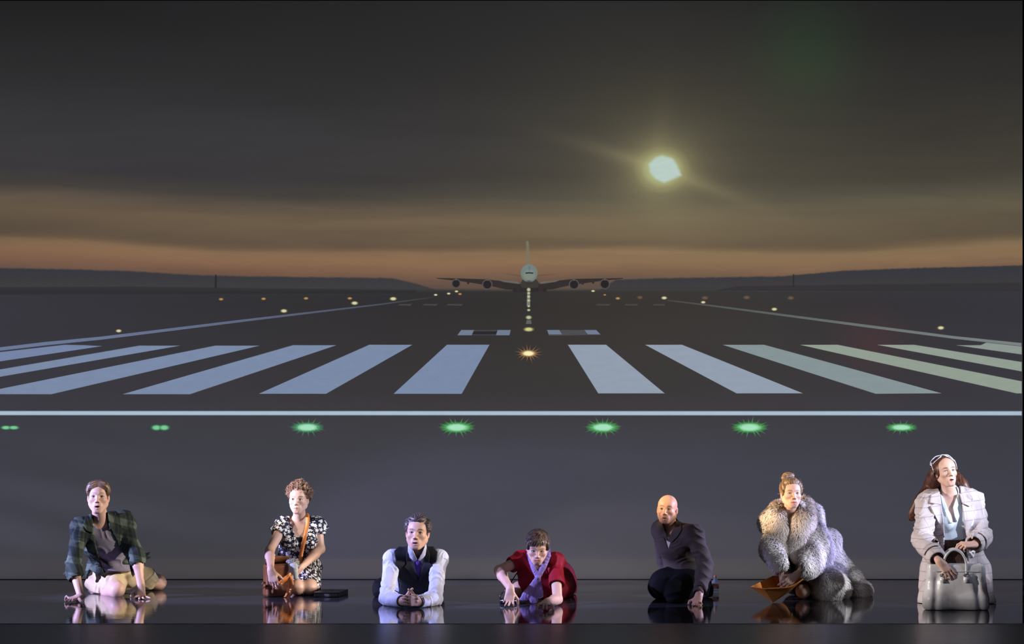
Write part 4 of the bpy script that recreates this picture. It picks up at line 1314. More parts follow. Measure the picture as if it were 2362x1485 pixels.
def satchel():
    t = NT('tan_leather')
    tc = t.n('ShaderNodeTexCoord').outputs['Object']
    n1 = t.noise(14, 4, .6, tc); n2 = t.noise(260, 2, .5, tc)
    c = t.mix(n1, srgb(66, 37, 24), srgb(126, 74, 38))
    t.bsdf(c, .42, .4, t.bump(t.math('ADD', n1, t.math('MULTIPLY', n2, .3)), .3, .004))
    leather = t.m
    t = NT('orange_strap_leather'); t.bsdf(t.mix(t.noise(20, 3), srgb(196, 112, 52), srgb(222, 142, 76)), .4, .4, t.bump(t.noise(200, 2), .2, .003)); strap_m = t.m
    base = FL(643, 1377)
    root = empty('satchel', base, 'tan leather satchel standing open on the floor, long strap up to her shoulder', 'bag')
    y = base[1] + .05
    lo, hi = bounds(W(605, 1290, y), W(690, 1380, y), m=.16); lo[2] = -.01
    S = Sdf()
    R = np.array([[math.cos(.35), -math.sin(.35), 0], [math.sin(.35), math.cos(.35), 0], [0, 0, 1]])
    c0 = W(641, 1338, y)
    z1 = W(640, 1300, y)[2]
    c = np.array([c0[0], y, z1 / 2 + .002])
    S.add(box(c, (.100, .058, z1 / 2), R, .022), 0)
    S.add(box(c + R @ np.array([-.022, -.062, -.035]), (.042, .016, .058), R, .012), .004)
    S.sub(box(c + np.array([0, 0, .05]), (.088, .046, z1 / 2), R, .01), .004)
    S.dis(folds(70, .006, 7), .006)
    S.cut(lambda p: -p[..., 2] + .002, .001)
    body = sdf_obj('bag_body', S, lo, hi, .003, leather, root)
    # flap thrown back and side pocket flap
    P = [W(622, 1310, y - .03), W(634, 1300, y - .05), W(655, 1298, y - .03), W(668, 1306, y - .0)]
    V, F = strap_mesh(spline([W(612, 1300, y - .01), W(632, 1293, y + .02), W(655, 1292, y + .05), W(676, 1298, y + .06)], 14), (0, -.7, .8), .085, .005)
    put('flap', pymesh('flap', V, F), leather, root)
    V, F = strap_mesh(spline([W(672, 1324, y - .09), W(655, 1338, y - .11), W(643, 1350, y - .12), W(636, 1358, y - .115)], 14), (.3, -.2, .9), .040, .006)
    put('pocket_flap', pymesh('pocket_flap', V, F), strap_m, root)
    for pts in ([(668, 1326, -.09), (674, 1345, -.105), (671, 1364, -.10), (664, 1378, -.085)], [(664, 1330, -.088), (667, 1350, -.10), (662, 1372, -.095), (658, 1377, -.08)]):
        V, F = strap_mesh(spline([W(a, b, y + d) for a, b, d in pts], 14), (1, 0, 0), .024, .004)
        put('buckle_strap', pymesh('buckle_strap', V, F), strap_m, root)
    V, F = strap_mesh(spline([W(611, 1342, y - .06), W(606, 1352, y - .07), W(612, 1350, y - .10)], 10), (0, 0, 1), .03, .004)
    put('side_tab', pymesh('side_tab', V, F), leather, root)
    # shoulder strap: from the bag over her left shoulder
    pts = [W(668, 1306, y - .02), W(690, 1298, 22.68), W(696, 1270, 22.715), W(704, 1235, 22.70), W(709, 1210, 22.735), W(710, 1192, 22.78), W(706, 1184, 22.86), W(700, 1190, 22.96)]
    V, F = strap_mesh(spline(pts, 40), (1, -.1, 0), .028, .004)
    put('shoulder_strap', pymesh('shoulder_strap', V, F), strap_m, root)
    for px, py, dd in ((651, 1346, -.128), (672, 1326, -.115)):
        S = Sdf(); S.add(ell(W(px, py, y + dd), (.005, .004, .005)), 0)
        b_ = W(px, py, y + dd); sdf_obj('stud', S, b_ - .012, b_ + .012, .0015, mat_plain('brass', (.6, .5, .35), .25, .5, 1.0), root)

def plush_horse():
    c = W(679, 1312, 22.49)
    root = empty('plush_horse', c, 'grey plush horse head with a shaggy pale mane held above the satchel', 'toy')
    S = Sdf()
    S.add(ell(c + [-.008, .01, .030], (.038, .040, .038)), 0)
    S.add(cone(c + [0, -.01, .020], c + [.014, -.035, -.052], .027, .016), .02)
    S.add(ell(c + [.014, -.040, -.060], (.018, .018, .017)), .01)
    S.add(cone(c + [-.010, .02, .0], c + [-.040, .03, -.045], .034, .040), .02)
    for q in (-1, 1):
        S.add(cone(c + [q * .018 - .006, .01, .055], c + [q * .026 - .006, .0, .076], .009, .003, (0, 1, 0), .6), .006)
    for q in (-1, 1): S.sub(ell(c + [q * .008 + .010, -.056, -.048], (.003, .004, .003)), .002)
    sdf_obj('head', S, c - .11, c + .11, .003, mat_cloth('grey_plush', srgb(176, 178, 176), .95, .05, 140, .6), root)
    for q in (-1, 1):
        e = Sdf(); e.add(ell(c + [q * .020 + .004, -.018, .020], (.0045, .0045, .0045)), 0)
        sdf_obj('toy_eye', e, c - .05, c + .05, .0015, mat_plain('black_bead', (.01, .01, .01), .15), root)
    M = Sdf(); M.add(ell(c + [-.012, .012, .050], (.044, .036, .024)), 0); M.add(cone(c + [-.03, .02, .04], c + [-.055, .03, -.02], .024, .016), .01); M.add(cone(c + [.010, .0, .052], c + [.026, -.005, .020], .016, .010), .01)
    fl = lambda p: (p - c) * 6 + np.array([0, -.3, -1.0])
    hair_obj('mane', M, c - .1, c + .1, .003, root, (.16, .145, .12), (.50, .47, .40), [dict(n=500, flow=fl, length=.028, width=.004, lift=.003, tip_lift=.006, seed=3, jit=.5)], MATS['fur'])

def book():
    A = FL(722, 1377); Bp = FL(781, 1377.6); C = FL(803, 1369.5); D = A + C - Bp
    up = np.array([0, 0, 1.0]); th = .034
    root = empty('book', A, 'thick dark hardback book lying flat on the floor beside the kneeling woman', 'book')
    def slab(name, a, b, c, d, z0, z1, m):
        V = [np.array([*p[:2], z]) for z in (z0, z1) for p in (a, b, c, d)]
        F = [(3, 2, 1, 0), (4, 5, 6, 7), (0, 1, 5, 4), (1, 2, 6, 5), (2, 3, 7, 6), (3, 0, 4, 7)]
        o = put(name, pymesh(name, V, F, False), m, root)
        md = o.modifiers.new('bevel', 'BEVEL'); md.width = .0015; md.segments = 2
    cov = mat_plain('dark_book_cloth', srgb(30, 30, 32), .42, .45)
    u_, v_ = unit(Bp - A), unit(D - A)
    ins = .007
    a, b, c, d = A + (u_ + v_) * ins, Bp + (-u_ + v_) * ins, C - (u_ + v_) * ins, D + (u_ - v_) * ins
    slab('back_cover', A, Bp, C, D, .001, .005, cov); slab('front_cover', A, Bp, C, D, th - .004, th, cov)
    slab('page_block', a, b, c, d, .005, th - .004, mat_cloth('page_edges', srgb(86, 84, 80), .9, .1, 200, .4))
    slab('spine', Bp - u_ * .004, Bp, C, C - u_ * .004, .001, th, cov)

if want('2'):
    person_2(); satchel(); plush_horse(); book()

# ================= man in waistcoat and tie, leaning on his forearms
def person_3():
    root = empty('person', FL(948, 1400), 'man in black waistcoat and purple tie propped on forearms with clasped hands', 'person')
    J = dict(neck=W(961, 1281, 22.02), chest=W(960, 1312, 22.10), waist=W(956, 1345, 22.36), pelvis=W(945, 1345, 22.62),
             sa=W(906, 1289, 21.98), sb=W(1012, 1289, 21.98), ea=W(891, 1384, 21.84), eb=W(1004, 1384, 21.82),
             wa=W(928, 1388, 21.62), wb=W(966, 1388, 21.60),
             ha=W(916, 1345, 22.65), hb=W(972, 1345, 22.68), ka=W(884, 1358, 22.52), kb=W(1000, 1372, 22.5),
             aa=W(905, 1372, 22.98), ab=W(985, 1372, 22.98))
    for k, z in (('ea', .048), ('eb', .048), ('wa', .047), ('wb', .047), ('kb', .07)): J[k][2] = z
    H = Head(W(963, 1229, 21.86), -.10, .06, .05, 1.04)
    lo, hi = jbounds(J, .2); lo[1] -= .1; hi[2] = H.c[2] + .18
    B = Sdf(); torso(B, J, girth=.98)
    for q in 'ab': arm(B, J, q); leg(B, J, q, fat=1.0)
    neck_sdf(B, H, J['neck'], .060)
    head_sdf(B, H, True, mouth=.45, jaw=1.0, wide=.99, brow=.002)
    wa, wb = J['wa'], J['wb']
    # clasped hands, fingers interlaced in front
    hand_sdf(B, wa, np.array([.72, -.62, .12]), np.array([.70, .70, .0]), True, 1.0, curl=((.7, 1.1, .7),) * 4, spread=.05, thumb=(.5, .75, .3))
    hand_sdf(B, wb, np.array([-.62, -.72, .12]), np.array([-.72, .68, .0]), False, 1.0, curl=((.75, 1.15, .7),) * 4, spread=.05, thumb=(.55, .7, .3))
    sdf_obj('body', B, lo, hi, H_BODY, MATS['skin'], root, None, head_paint(H, SK_MALE, mouth=.45, brow=(.05, .03, .025), lips=(.38, .14, .13), stubble=.18, brow_w=1.3))
    eyes(H, root, (.035, .03, .025), (-.05, 1, .1))
    h = Sdf(); hl = H.loc
    h.add(hl(ell((0, -.020, .040), (.0815, .100, .084))), 0)
    h.add(hl(ell((0, .040, .098), (.050, .040, .024), _rx(-.3))), .02)
    h.add(hl(ell((.010, .030, .112), (.030, .034, .020))), .014)
    for q in (-1, 1): h.add(hl(ell((q * .070, .000, .050), (.016, .048, .040))), .02)
    h.sub(hl(ell((0, .100, .006), (.060, .070, .072))), .004)
    h.sub(hl(ell((0, .080, -.085), (.12, .110, .060))), .006)
    h.sub(hl(lambda p: p[..., 2] + .030 + np.maximum(0, .02 - p[..., 1]) * .35), .01)
    for q in (-1, 1): h.sub(hl(ell((q * .082, -.004, -.010), (.018, .020, .034))), .004)
    def flow(p):
        q = H.L(p); f = np.stack([q[:, 0] * 9 + .15, -1 + 0 * q[:, 0], .35 - np.abs(q[:, 0]) * 10], -1)
        return f @ H.R.T
    hair_obj('hair', h, H.c - .18, H.c + .18, .0028, root, (.018, .013, .012), (.16, .125, .115),
             [dict(n=1500, flow=flow, length=.045, width=.0038, lift=.001, seed=2, tip_lift=.006, jit=.25)])
    # shirt
    t = NT('white_shirt_cotton'); tc = t.n('ShaderNodeTexCoord').outputs['Object']
    t.bsdf(srgb(176, 179, 196), .75, .15, t.bump(t.noise(45, 4, .6, tc), .35, .012)); shirt_m = t.m
    T = Sdf(); torso(T, J, .010, girth=1.0)
    for q in 'ab': arm(T, J, q, .011, upto=1.86)
    T.add(cone(J['neck'] + np.array([0, 0, -.01]), H.P(0, -.025, -.085), .066, .064), .01)
    T.sub(cone(H.P(0, 0, -.04), J['neck'] + np.array([0, -.01, .0]), .058, .058), .003)
    for q in 'ab':
        T.dis(lambda p, q=q, f=folds(115, .011, 4 + ord(q), J['e' + q] - J['s' + q], 1.4): np.where(np.linalg.norm(p - J['e' + q], axis=-1) < .30, f(p), 0), .012)
    T.dis(folds(170, .004, 6), .005)
    for q in 'ab':
        ax = unit(J['w' + q] - J['e' + q]); c = J['e' + q] + (J['w' + q] - J['e' + q]) * .74
        T.add(cone(c, c + ax * .045, .047, .045), .004)
        T.sub(cone(c + ax * .02, J['w' + q] + ax * .1, .039, .036), .002)
        T.cut(lambda p, c=c, ax=ax: np.where(np.linalg.norm(p - c, axis=-1) < .12, (p - c) @ ax - .058, -1.0), .001)
    T.sub(prism([(918, 1325), (1004, 1325), (1004, 1385), (918, 1385)], 21.93, 24, 22.0), .004)
    T.cut(lambda p: -p[..., 2] + .001, .001)
    T.sub(prism([(943, 1230), (985, 1230), (981, 1262), (963, 1290), (946, 1262)], 20, 22.0, 21.9), .004)
    sh = sdf_obj('dress_shirt', T, lo, hi, .0034, shirt_m, root, 'white shirt')
    # collar wings
    for poly in ([(943, 1252), (950, 1258), (958, 1280), (963, 1290), (953, 1300), (945, 1288), (942, 1270)], [(982, 1252), (977, 1266), (966, 1287), (963, 1291), (974, 1300), (981, 1282), (984, 1262)]):
        K = Sdf(); torso(K, J, .022, girth=1.0); K.add(cone(J['neck'] + np.array([0, 0, -.01]), H.P(0, -.02, -.085), .076, .070), .01)
        K.sub(cone(H.P(0, 0, -.04), J['neck'] + np.array([0, -.02, .0]), .060, .062), .003)
        K.cut(prism(poly, 20, 22.06, 21.9), .002)
        sdf_obj('collar', K, lo, hi, .003, shirt_m, sh)
    # waistcoat
    t = NT('black_waistcoat_wool'); t.bsdf(t.mix(t.noise(8, 3), srgb(22, 24, 29), srgb(36, 39, 46)), .75, .25, t.bump(t.noise(150, 3), .3, .004)); vest = t.m
    Vt = Sdf(); torso(Vt, J, .030, girth=1.03)
    Vt.add(loft(J['waist'], J['pelvis'], (.185, .15), (.185, .16), (1, 0, 0)), .03)
    Vt.dis(folds(60, .007, 9, np.array([0.3, 0, 1])), .008)
    for q, s_ in (('a', -1), ('b', 1)):
        Vt.sub(cone(J['s' + q] + np.array([s_ * .012, -.0, .01]), J['e' + q] + np.array([0, .02, 0]), .072, .060), .004)
    Vt.sub(prism([(941, 1230), (987, 1230), (983, 1268), (978, 1300), (970, 1322), (964, 1338), (957, 1322), (950, 1302), (944, 1270)], 20, 22.02, 21.9), .004)
    Vt.cut(prism([(934, 1200), (990, 1200), (1000, 1262), (1010, 1272), (1007, 1300), (1003, 1325), (1000, 1350), (1010, 1420), (905, 1420), (922, 1350), (914, 1320), (913, 1290), (909, 1270), (922, 1258)], 20, 24, 21.95), .004)
    Vt.cut(lambda p: -p[..., 2] + .006, .001)
    v_ = sdf_obj('waistcoat', Vt, lo, hi, .0036, vest, root)
    for poly in ([(944, 1262), (950, 1302), (957, 1322), (963, 1340), (960, 1345), (948, 1330), (941, 1318), (931, 1308), (938, 1300), (936, 1280)],
                 [(984, 1262), (978, 1300), (970, 1322), (964, 1340), (967, 1345), (980, 1328), (990, 1312), (997, 1304), (990, 1298), (991, 1278)]):
        K = Sdf(); K.ops = list(Vt.ops[:-6]); K.off(.009); K.cut(prism(poly, 20, 22.02, 21.9), .003)
        sdf_obj('lapel', K, lo, hi, .0032, vest, v_)
    # tie
    K = Sdf(); torso(K, J, .022, girth=1.0)
    K.cut(prism([(957, 1291), (970, 1291), (971, 1303), (969.5, 1306), (972, 1322), (966, 1334), (962, 1332), (957, 1306), (956, 1302)], 20, 22.1, 21.9), .003)
    sc = W(963, 1296, 21.87); K.add(cone(W(963.5, 1292, 21.93), W(963.5, 1300, 21.93), .017, .011), .008)
    sdf_obj('necktie', K, lo, hi, .003, mat_cloth('purple_silk', srgb(84, 54, 150), .45, .35, 120, .1), root, 'purple tie')
    # trousers
    X_ = Sdf(); X_.add(loft(J['pelvis'], J['waist'], (.18, .14), (.15, .12), (1, 0, 0)), 0)
    for q in 'ab': leg(X_, J, q, .020, foot=False)
    X_.dis(folds(60, .009, 4), .01); X_.cut(lambda p: -p[..., 2] + .004, .001)
    sdf_obj('trousers', X_, lo, hi, .005, mat_cloth('black_trouser_wool', srgb(20, 20, 23), .85, .15), root)
    return J

def wristwatch(J):
    ax = unit(J['wb'] - J['eb']); c = J['eb'] + (J['wb'] - J['eb']) * .97
    root = empty('wristwatch', c, 'steel wristwatch on the left wrist of the man in the waistcoat', 'watch')
    a = unit(np.cross(ax, (0, 0, 1))); b = np.cross(a, ax)
    th = np.linspace(0, 2 * math.pi, 40, endpoint=False)
    pts = c + np.outer(np.cos(th) * .034, a) + np.outer(np.sin(th) * .031, b)
    m = mat_plain('steel', (.62, .62, .66), .22, .5, 1.0)
    V = []; F = []
    for i in range(40):
        n = unit(pts[i] - c)
        for s_, r in ((-1, 0), (1, 0), (1, 1), (-1, 1)):
            V.append(pts[i] + ax * s_ * .009 + n * r * .004)
    for i in range(40):
        j = (i + 1) % 40
        for k in range(4): F.append((i * 4 + k, i * 4 + (k + 1) % 4, j * 4 + (k + 1) % 4, j * 4 + k))
    put('bracelet', pymesh('bracelet', V, F, False), m, root)
    n = unit(b * .9 + a * -.2 + np.array([0, -.4, .3])); n = unit(n - ax * float(n @ ax)); p0 = c + n * .034
    S = Sdf(); Rm = np.stack([ax, np.cross(n, ax), n], 1)
    S.add(ell(p0, (.019, .019, .007), Rm), 0); S.cut(plane(p0 + n * .004, n), .001)
    sdf_obj('watch_case', S, p0 - .03, p0 + .03, .0018, m, root)
    S = Sdf(); S.add(ell(p0 + n * .001, (.015, .015, .0045), Rm), 0); 
    sdf_obj('watch_face', S, p0 - .03, p0 + .03, .0018, mat_plain('pale_dial', (.55, .57, .62), .15, .6), root)

if want('3'): wristwatch(person_3())

# ================= short-haired woman in the red dress, crouching
def person_4():
    root = empty('person', FL(1245, 1385), 'short-haired woman in a red dress crouching low with fingers on the floor', 'person')
    J = dict(neck=W(1244, 1296, 22.08), chest=W(1246, 1322, 22.18), waist=W(1258, 1342, 22.46), pelvis=W(1272, 1350, 22.72),
             sa=W(1204, 1291, 22.12), sb=W(1280, 1296, 22.05), ea=W(1151, 1315, 22.0), eb=W(1286, 1382, 21.80),
             wa=W(1177, 1358, 21.74), wb=W(1262, 1396, 21.52),
             ha=W(1250, 1350, 22.74), hb=W(1294, 1352, 22.76), ka=W(1198, 1366, 22.42), kb=W(1292, 1372, 22.35),
             aa=W(1225, 1372, 22.85), ab=W(1310, 1370, 22.85))
    J['wb'][2] = .055; J['ka'][2] = .062; J['kb'][2] = .062
    H = Head(W(1240, 1263, 21.84), .0, -.30, .05, .975)
    lo, hi = jbounds(J, .2); hi[2] = H.c[2] + .18
    B = Sdf(); torso(B, J, girth=.86)
    for q in 'ab': arm(B, J, q, fat=.86); leg(B, J, q, fat=.92)
    neck_sdf(B, H, J['neck'], .046)
    head_sdf(B, H, False, jaw=.80, wide=.98, nose=1.0)
    z = .008
    tips = [FL(1184, 1399) + [0, 0, z], FL(1172, 1402) + [0, 0, z], FL(1164, 1401) + [0, 0, z], FL(1158, 1396) + [0, 0, z], FL(1195, 1395) + [0, 0, z]]
    hand_sdf(B, J['wa'], np.array([-.12, -.25, -1.0]), np.array([.15, 1.0, -.2]), True, .95, tips=tips, lift=(0, -1, .1))
    tips = [FL(1227, 1403.5) + [0, 0, z], FL(1241, 1408.5) + [0, 0, z], FL(1253, 1410) + [0, 0, z], FL(1262, 1409.5) + [0, 0, z], None]
    tips = [FL(1262, 1410) + [0, 0, z], FL(1252, 1410.5) + [0, 0, z], FL(1240, 1408.5) + [0, 0, z], FL(1227, 1404) + [0, 0, z], FL(1276, 1407.5) + [0, 0, z]]
    hand_sdf(B, J['wb'], np.array([-.35, -.9, -.15]), np.array([0, -.1, -1.0]), True, .95, tips=tips, lift=(0, 0, 1), thumb=(.5, .8, .1))
    sdf_obj('body', B, lo, hi, H_BODY, MATS['skin'], root, None, head_paint(H, SK_FEM, brow=(.16, .10, .07), lips=(.44, .09, .09), brow_w=1.1))
    eyes(H, root, (.06, .08, .12), (-.02, .94, .34))
    h = Sdf(); hl = H.loc
    h.add(hl(ell((0, -.018, .044), (.083, .102, .084))), 0)
    h.add(hl(ell((-.010, .060, .070), (.052, .026, .026), _rx(-.4))), .02)
    for q in (-1, 1): h.add(hl(ell((q * .068, .028, .036), (.014, .030, .036))), .014)
    h.sub(hl(ell((0, .100, -.014), (.064, .072, .060))), .004)
    h.sub(hl(ell((0, .080, -.090), (.12, .110, .060))), .006)
    h.sub(hl(lambda p: p[..., 2] + .035 + np.maximum(0, .02 - p[..., 1]) * .35), .01)
    for q in (-1, 1): h.sub(hl(ell((q * .082, -.004, -.010), (.018, .020, .030))), .004)
    wv = waves(28, 7, 3)
    def flow(p):
        q = H.L(p); a = wv(q)
        f = np.stack([-.6 + a * .7 + q[:, 0] * 3, 1.0 - np.abs(q[:, 0]) * 10 + 0 * a, -.4 - np.clip(q[:, 1], 0, 1) * 10], -1)
        return f @ H.R.T
    hair_obj('hair', h, H.c - .18, H.c + .18, .0028, root, (.022, .014, .012), (.20, .135, .105),
             [dict(n=2600, flow=flow, length=.036, width=.0030, lift=.001, seed=6, tip_lift=.006, jit=.4)])
    # dress
    t = NT('crimson_jersey'); t.bsdf(t.mix(t.noise(10, 3), srgb(112, 6, 26), srgb(140, 10, 34)), .75, .2, t.bump(t.noise(120, 3), .25, .004)); red = t.m
    D = Sdf(); torso(D, J, .016, girth=.90, bust=1)
    for q, u_ in (('a', .50), ('b', .60)):
        s_, e_ = J['s' + q], J['e' + q]
        D.add(cone(s_, s_ + (e_ - s_) * u_, .060, .058), .02)
    D.add(loft(J['pelvis'] + np.array([.02, .02, .02]), J['waist'], (.165, .16), (.14, .12), (1, .1, 0)), .04)
    D.add(ell(W(1285, 1335, 22.62), (.125, .18, .15)), .05)
    D.add(loft(W(1262, 1350, 22.6), W(1236, 1366, 22.36), (.16, .12), (.14, .07), (1, 0, 0)), .04)
    D.add(cone(J['hb'], J['kb'], .11, .085), .03)
    D.dis(folds(55, .010, 3, np.array([1, 0, .4])), .012); D.dis(folds(110, .004, 8), .005)
    for q, u_ in (('a', .50), ('b', .62)):
        s_, e_ = J['s' + q], J['e' + q]; ax = unit(e_ - s_); c = s_ + (e_ - s_) * u_
        D.cut(lambda p, c=c, ax=ax: np.where((np.linalg.norm(p - c, axis=-1) < .085), (p - c) @ ax, -1.0), .001)
        D.sub(cone(c - ax * .03, e_, .047, .047), .003)
    D.sub(cone(H.P(0, .01, -.04), J['neck'] + np.array([0, -.02, -.01]), .052, .058), .005)
    D.sub(prism([(1150, 1340), (1198, 1345), (1208, 1366), (1216, 1376), (1216, 1400), (1150, 1400)], 20, 25, 22.4), .006)
    D.cut(lambda p: -p[..., 2] + .006, .001)
    sdf_obj('dress', D, lo, hi, .0038, red, root, 'crimson short-sleeved dress')
    # scarf
    t = NT('violet_chiffon'); n = t.noise(16, 3, .5, stretch=(3, 3, .6))
    t.bsdf(t.mix(n, srgb(80, 62, 108), srgb(138, 118, 168)), .6, .25, t.bump(n, .5, .008)); vio = t.m
    S = Sdf()
    def wrap(pts, r0, r1, sq=.45):
        P = spline(pts, 14); m = len(P)
        for i in range(m - 1):
            a = r0 + (r1 - r0) * i / m; b = r0 + (r1 - r0) * (i + 1) / m
            S.add(cone(P[i], P[i + 1], a, b, (0.1, 1, .2), sq), .006)
    yk = 21.90
    kn = W(1241, 1331, yk)
    wrap([W(1262, 1268, 22.06), W(1263, 1282, 21.98), W(1256, 1302, 21.93), W(1247, 1320, 21.91), kn], .022, .014)
    wrap([W(1222, 1278, 22.06), W(1226, 1295, 21.98), W(1232, 1314, 21.92), kn], .020, .014)
    wrap([W(1262, 1268, 22.06), W(1246, 1262, 22.20), W(1222, 1278, 22.06)], .024, .024, .7)
    S.add(ell(kn, (.017, .016, .015)), .006)
    P = [kn, W(1232, 1348, 21.92), W(1217, 1370, 21.93), W(1200, 1390, 21.93)]
    wrap(P[:3], .014, .030, .3); wrap(P[2:], .030, .010, .3)
    wrap([kn, W(1238, 1352, 21.93), W(1235, 1370, 21.93), W(1230, 1382, 21.93)], .014, .032, .28)
    wrap([kn, W(1243, 1352, 21.93), W(1244, 1372, 21.94)], .012, .028, .35)
    S.dis(folds(210, .003, 2, np.array([1, 0, .15]), 6), .004)
    S.cut(lambda p: -p[..., 2] + .003, .001)
    sdf_obj('scarf', S, lo, hi, .003, vio, root, 'thin violet neck scarf, knotted, ends hanging')
    # strap
    return J

def black_bag():
    base = FL(1183, 1394)
    root = empty('shoulder_bag', base, 'flat black bag under the crouching woman\'s hand, thin strap looped behind', 'bag')
    y = base[1] + .09
    c = np.array([W(1183, 1390, y)[0], y + .02, .016])
    m = mat_plain('black_patent', (.012, .012, .016), .25, .5)
    S = Sdf(); S.add(box(c, (.095, .075, .015), None, .012), 0); S.dis(folds(60, .004, 3), .005); S.cut(lambda p: -p[..., 2] + .001, .001)
    lo, hi = c - .15, c + .15
    sdf_obj('bag_body', S, lo, hi, .003, m, root)
    pts = spline([c + [-.08, 0, .012], W(1155, 1384, y), W(1154, 1374, y), W(1162, 1363, y + .02), W(1176, 1346, 22.05), W(1188, 1328, 22.12), W(1199, 1312, 22.16)], 40)
    V, F = tube_mesh('s', pts, .0042, 6); put('strap', pymesh('strap', V, F), m, root)
    V, F = tube_mesh('s', spline([c + [.085, -.02, .01], c + [.12, -.03, .006], c + [.15, 0, .006]], 12), .003, 6); put('strap_end', pymesh('strap_end', V, F), m, root)
    V, F = tube_mesh('s', [c + [-.09, -.078, .010], c + [-.03, -.080, .008], c + [.03, -.080, .008]], .0016, 6)
    put('zip', pymesh('zip', V, F), mat_plain('chrome', (.7, .7, .72), .2, .5, 1.0), root)

if want('4'):
    person_4(); black_bag()

# ================= bald man in the dark jacket
def person_5():
    root = empty('person', FL(1575, 1388), 'bald man with stubble in a grey-brown jacket and black trousers kneeling', 'person')
    J = dict(neck=W(1545, 1220, 22.36), chest=W(1562, 1255, 22.36), waist=W(1578, 1296, 22.42), pelvis=W(1588, 1330, 22.52),
             sa=W(1527, 1222, 22.48), sb=W(1600, 1234, 22.16), ea=W(1532, 1290, 22.62), eb=W(1627, 1302, 22.08),
             wa=W(1552, 1335, 22.66), wb=W(1612, 1374, 21.86),
             ha=W(1575, 1335, 22.56), hb=W(1600, 1338, 22.42), ka=W(1524, 1352, 22.30), kb=W(1560, 1370, 22.00),
             aa=W(1570, 1370, 22.85), ab=W(1625, 1372, 22.45))
    J['ka'][2] = .085; J['kb'][2] = .075; J['ab'][2] = .05; J['aa'][2] = .05
    H = Head(W(1539, 1175, 22.24), -.22, .06, .07, .925)
    lo, hi = jbounds(J, .2); hi[2] = H.c[2] + .18
    B = Sdf(); torso(B, J, girth=.92)
    for q in 'ab': arm(B, J, q); leg(B, J, q)
    neck_sdf(B, H, J['neck'], .062)
    head_sdf(B, H, True, mouth=.22, jaw=.98, wide=1.0, brow=.003, ears=1.1)
    z = .009
    tips = [FL(1602, 1399.5) + [0, 0, z], FL(1611, 1399) + [0, 0, z], FL(1619, 1396) + [0, 0, z], FL(1623, 1392) + [0, 0, z], FL(1588, 1395) + [0, 0, z]]
    hand_sdf(B, J['wb'], np.array([-.25, -.60, -.75]), np.array([-.1, .5, -.8]), False, .90, tips=tips[:4] + [tips[4]], lift=(0, -.6, 1))
    sdf_obj('body', B, lo, hi, H_BODY, MATS['skin'], root, None, head_paint(H, (.54, .30, .20), mouth=.22, brow=(.07, .045, .03), lips=(.36, .15, .12), stubble=.55, brow_w=1.5, brow_lift=.002, scalp=(.30, .17, .12)))
    eyes(H, root, (.05, .05, .05), (-.12, 1, .14))
    # white t-shirt
    T = Sdf(); torso(T, J, .008, girth=.93); T.cut(prism([(1520, 1224), (1564, 1216), (1562, 1280), (1530, 1276)], 20, 22.6, 22.2), .003)
    T.sub(cone(H.P(0, 0, -.04), W(1542, 1222, 22.26), .060, .058), .004)
    sdf_obj('t_shirt', T, lo, hi, .004, mat_cloth('white_jersey', srgb(206, 192, 178), .9, .1), root, 'white t-shirt')
    t = NT('grey_brown_twill'); t.bsdf(t.mix(t.noise(10, 3), srgb(62, 54, 49), srgb(78, 68, 62)), .8, .15, t.bump(t.noise(130, 3), .3, .004)); tw = t.m
    Jk = Sdf(); torso(Jk, J, .024, girth=.92, depth=.95)
    for q in 'ab': arm(Jk, J, q, .018, upto=1.92, fat=1.0)
    Jk.add(loft(J['waist'], J['pelvis'] + np.array([0, 0, .0]), (.165, .14), (.175, .15), J['hb'] - J['ha']), .03)
    Jk.add(cone(J['neck'] + np.array([0, .02, -.01]), H.P(0, -.05, -.090), .082, .064), .015)
    Jk.dis(lambda p, f=folds(75, .010, 11, J['eb'] - J['sb'], 2.0): np.where(p[..., 0] > 1.25, f(p), 0), .012); Jk.dis(folds(120, .004, 4), .006)
    Jk.sub(cone(H.P(0, -.01, -.03), J['neck'] + np.array([0, -.03, .01]), .064, .060), .004)
    Jk.sub(prism([(1524, 1190), (1564, 1190), (1562, 1215), (1550, 1242), (1542, 1268), (1536, 1250), (1526, 1225)], 20, 22.42, 22.2), .004)
    ax = unit(J['wb'] - J['eb']); c = J['eb'] + (J['wb'] - J['eb']) * .92
    Jk.sub(cone(c - ax * .03, J['wb'] + ax * .1, .042, .042), .003)
    Jk.cut(lambda p: -p[..., 2] + .05, .01)
    jk = sdf_obj('jacket', Jk, lo, hi, .0038, tw, root)
    for poly in ([(1531, 1198), (1529, 1212), (1538, 1232), (1541, 1250), (1530, 1240), (1524, 1230), (1522, 1212)], [(1560, 1196), (1558, 1212), (1548, 1232), (1543, 1250), (1550, 1252), (1562, 1238), (1572, 1220), (1570, 1205)]):
        K = Sdf(); K.ops = list(Jk.ops[:-4]); K.off(.008); K.sub(cone(H.P(0, -.01, -.03), J['neck'] + np.array([0, -.03, .01]), .064, .060), .004)
        K.cut(prism(poly, 20, 22.44, 22.2), .003)
        sdf_obj('collar', K, lo, hi, .0034, tw, jk)
    X_ = Sdf(); X_.add(loft(J['pelvis'], J['waist'], (.175, .15), (.15, .12), J['hb'] - J['ha']), 0)
    for q in 'ab': leg(X_, J, q, .026, foot=False, fat=1.05)
    X_.add(cone(W(1535, 1345, 22.35), W(1600, 1350, 22.35), .11, .11), .05)
    X_.dis(folds(55, .010, 4), .012); X_.cut(lambda p: -p[..., 2] + .004, .001)
    sdf_obj('trousers', X_, lo, hi, .005, mat_cloth('black_denim', srgb(14, 14, 16), .85, .1), root)

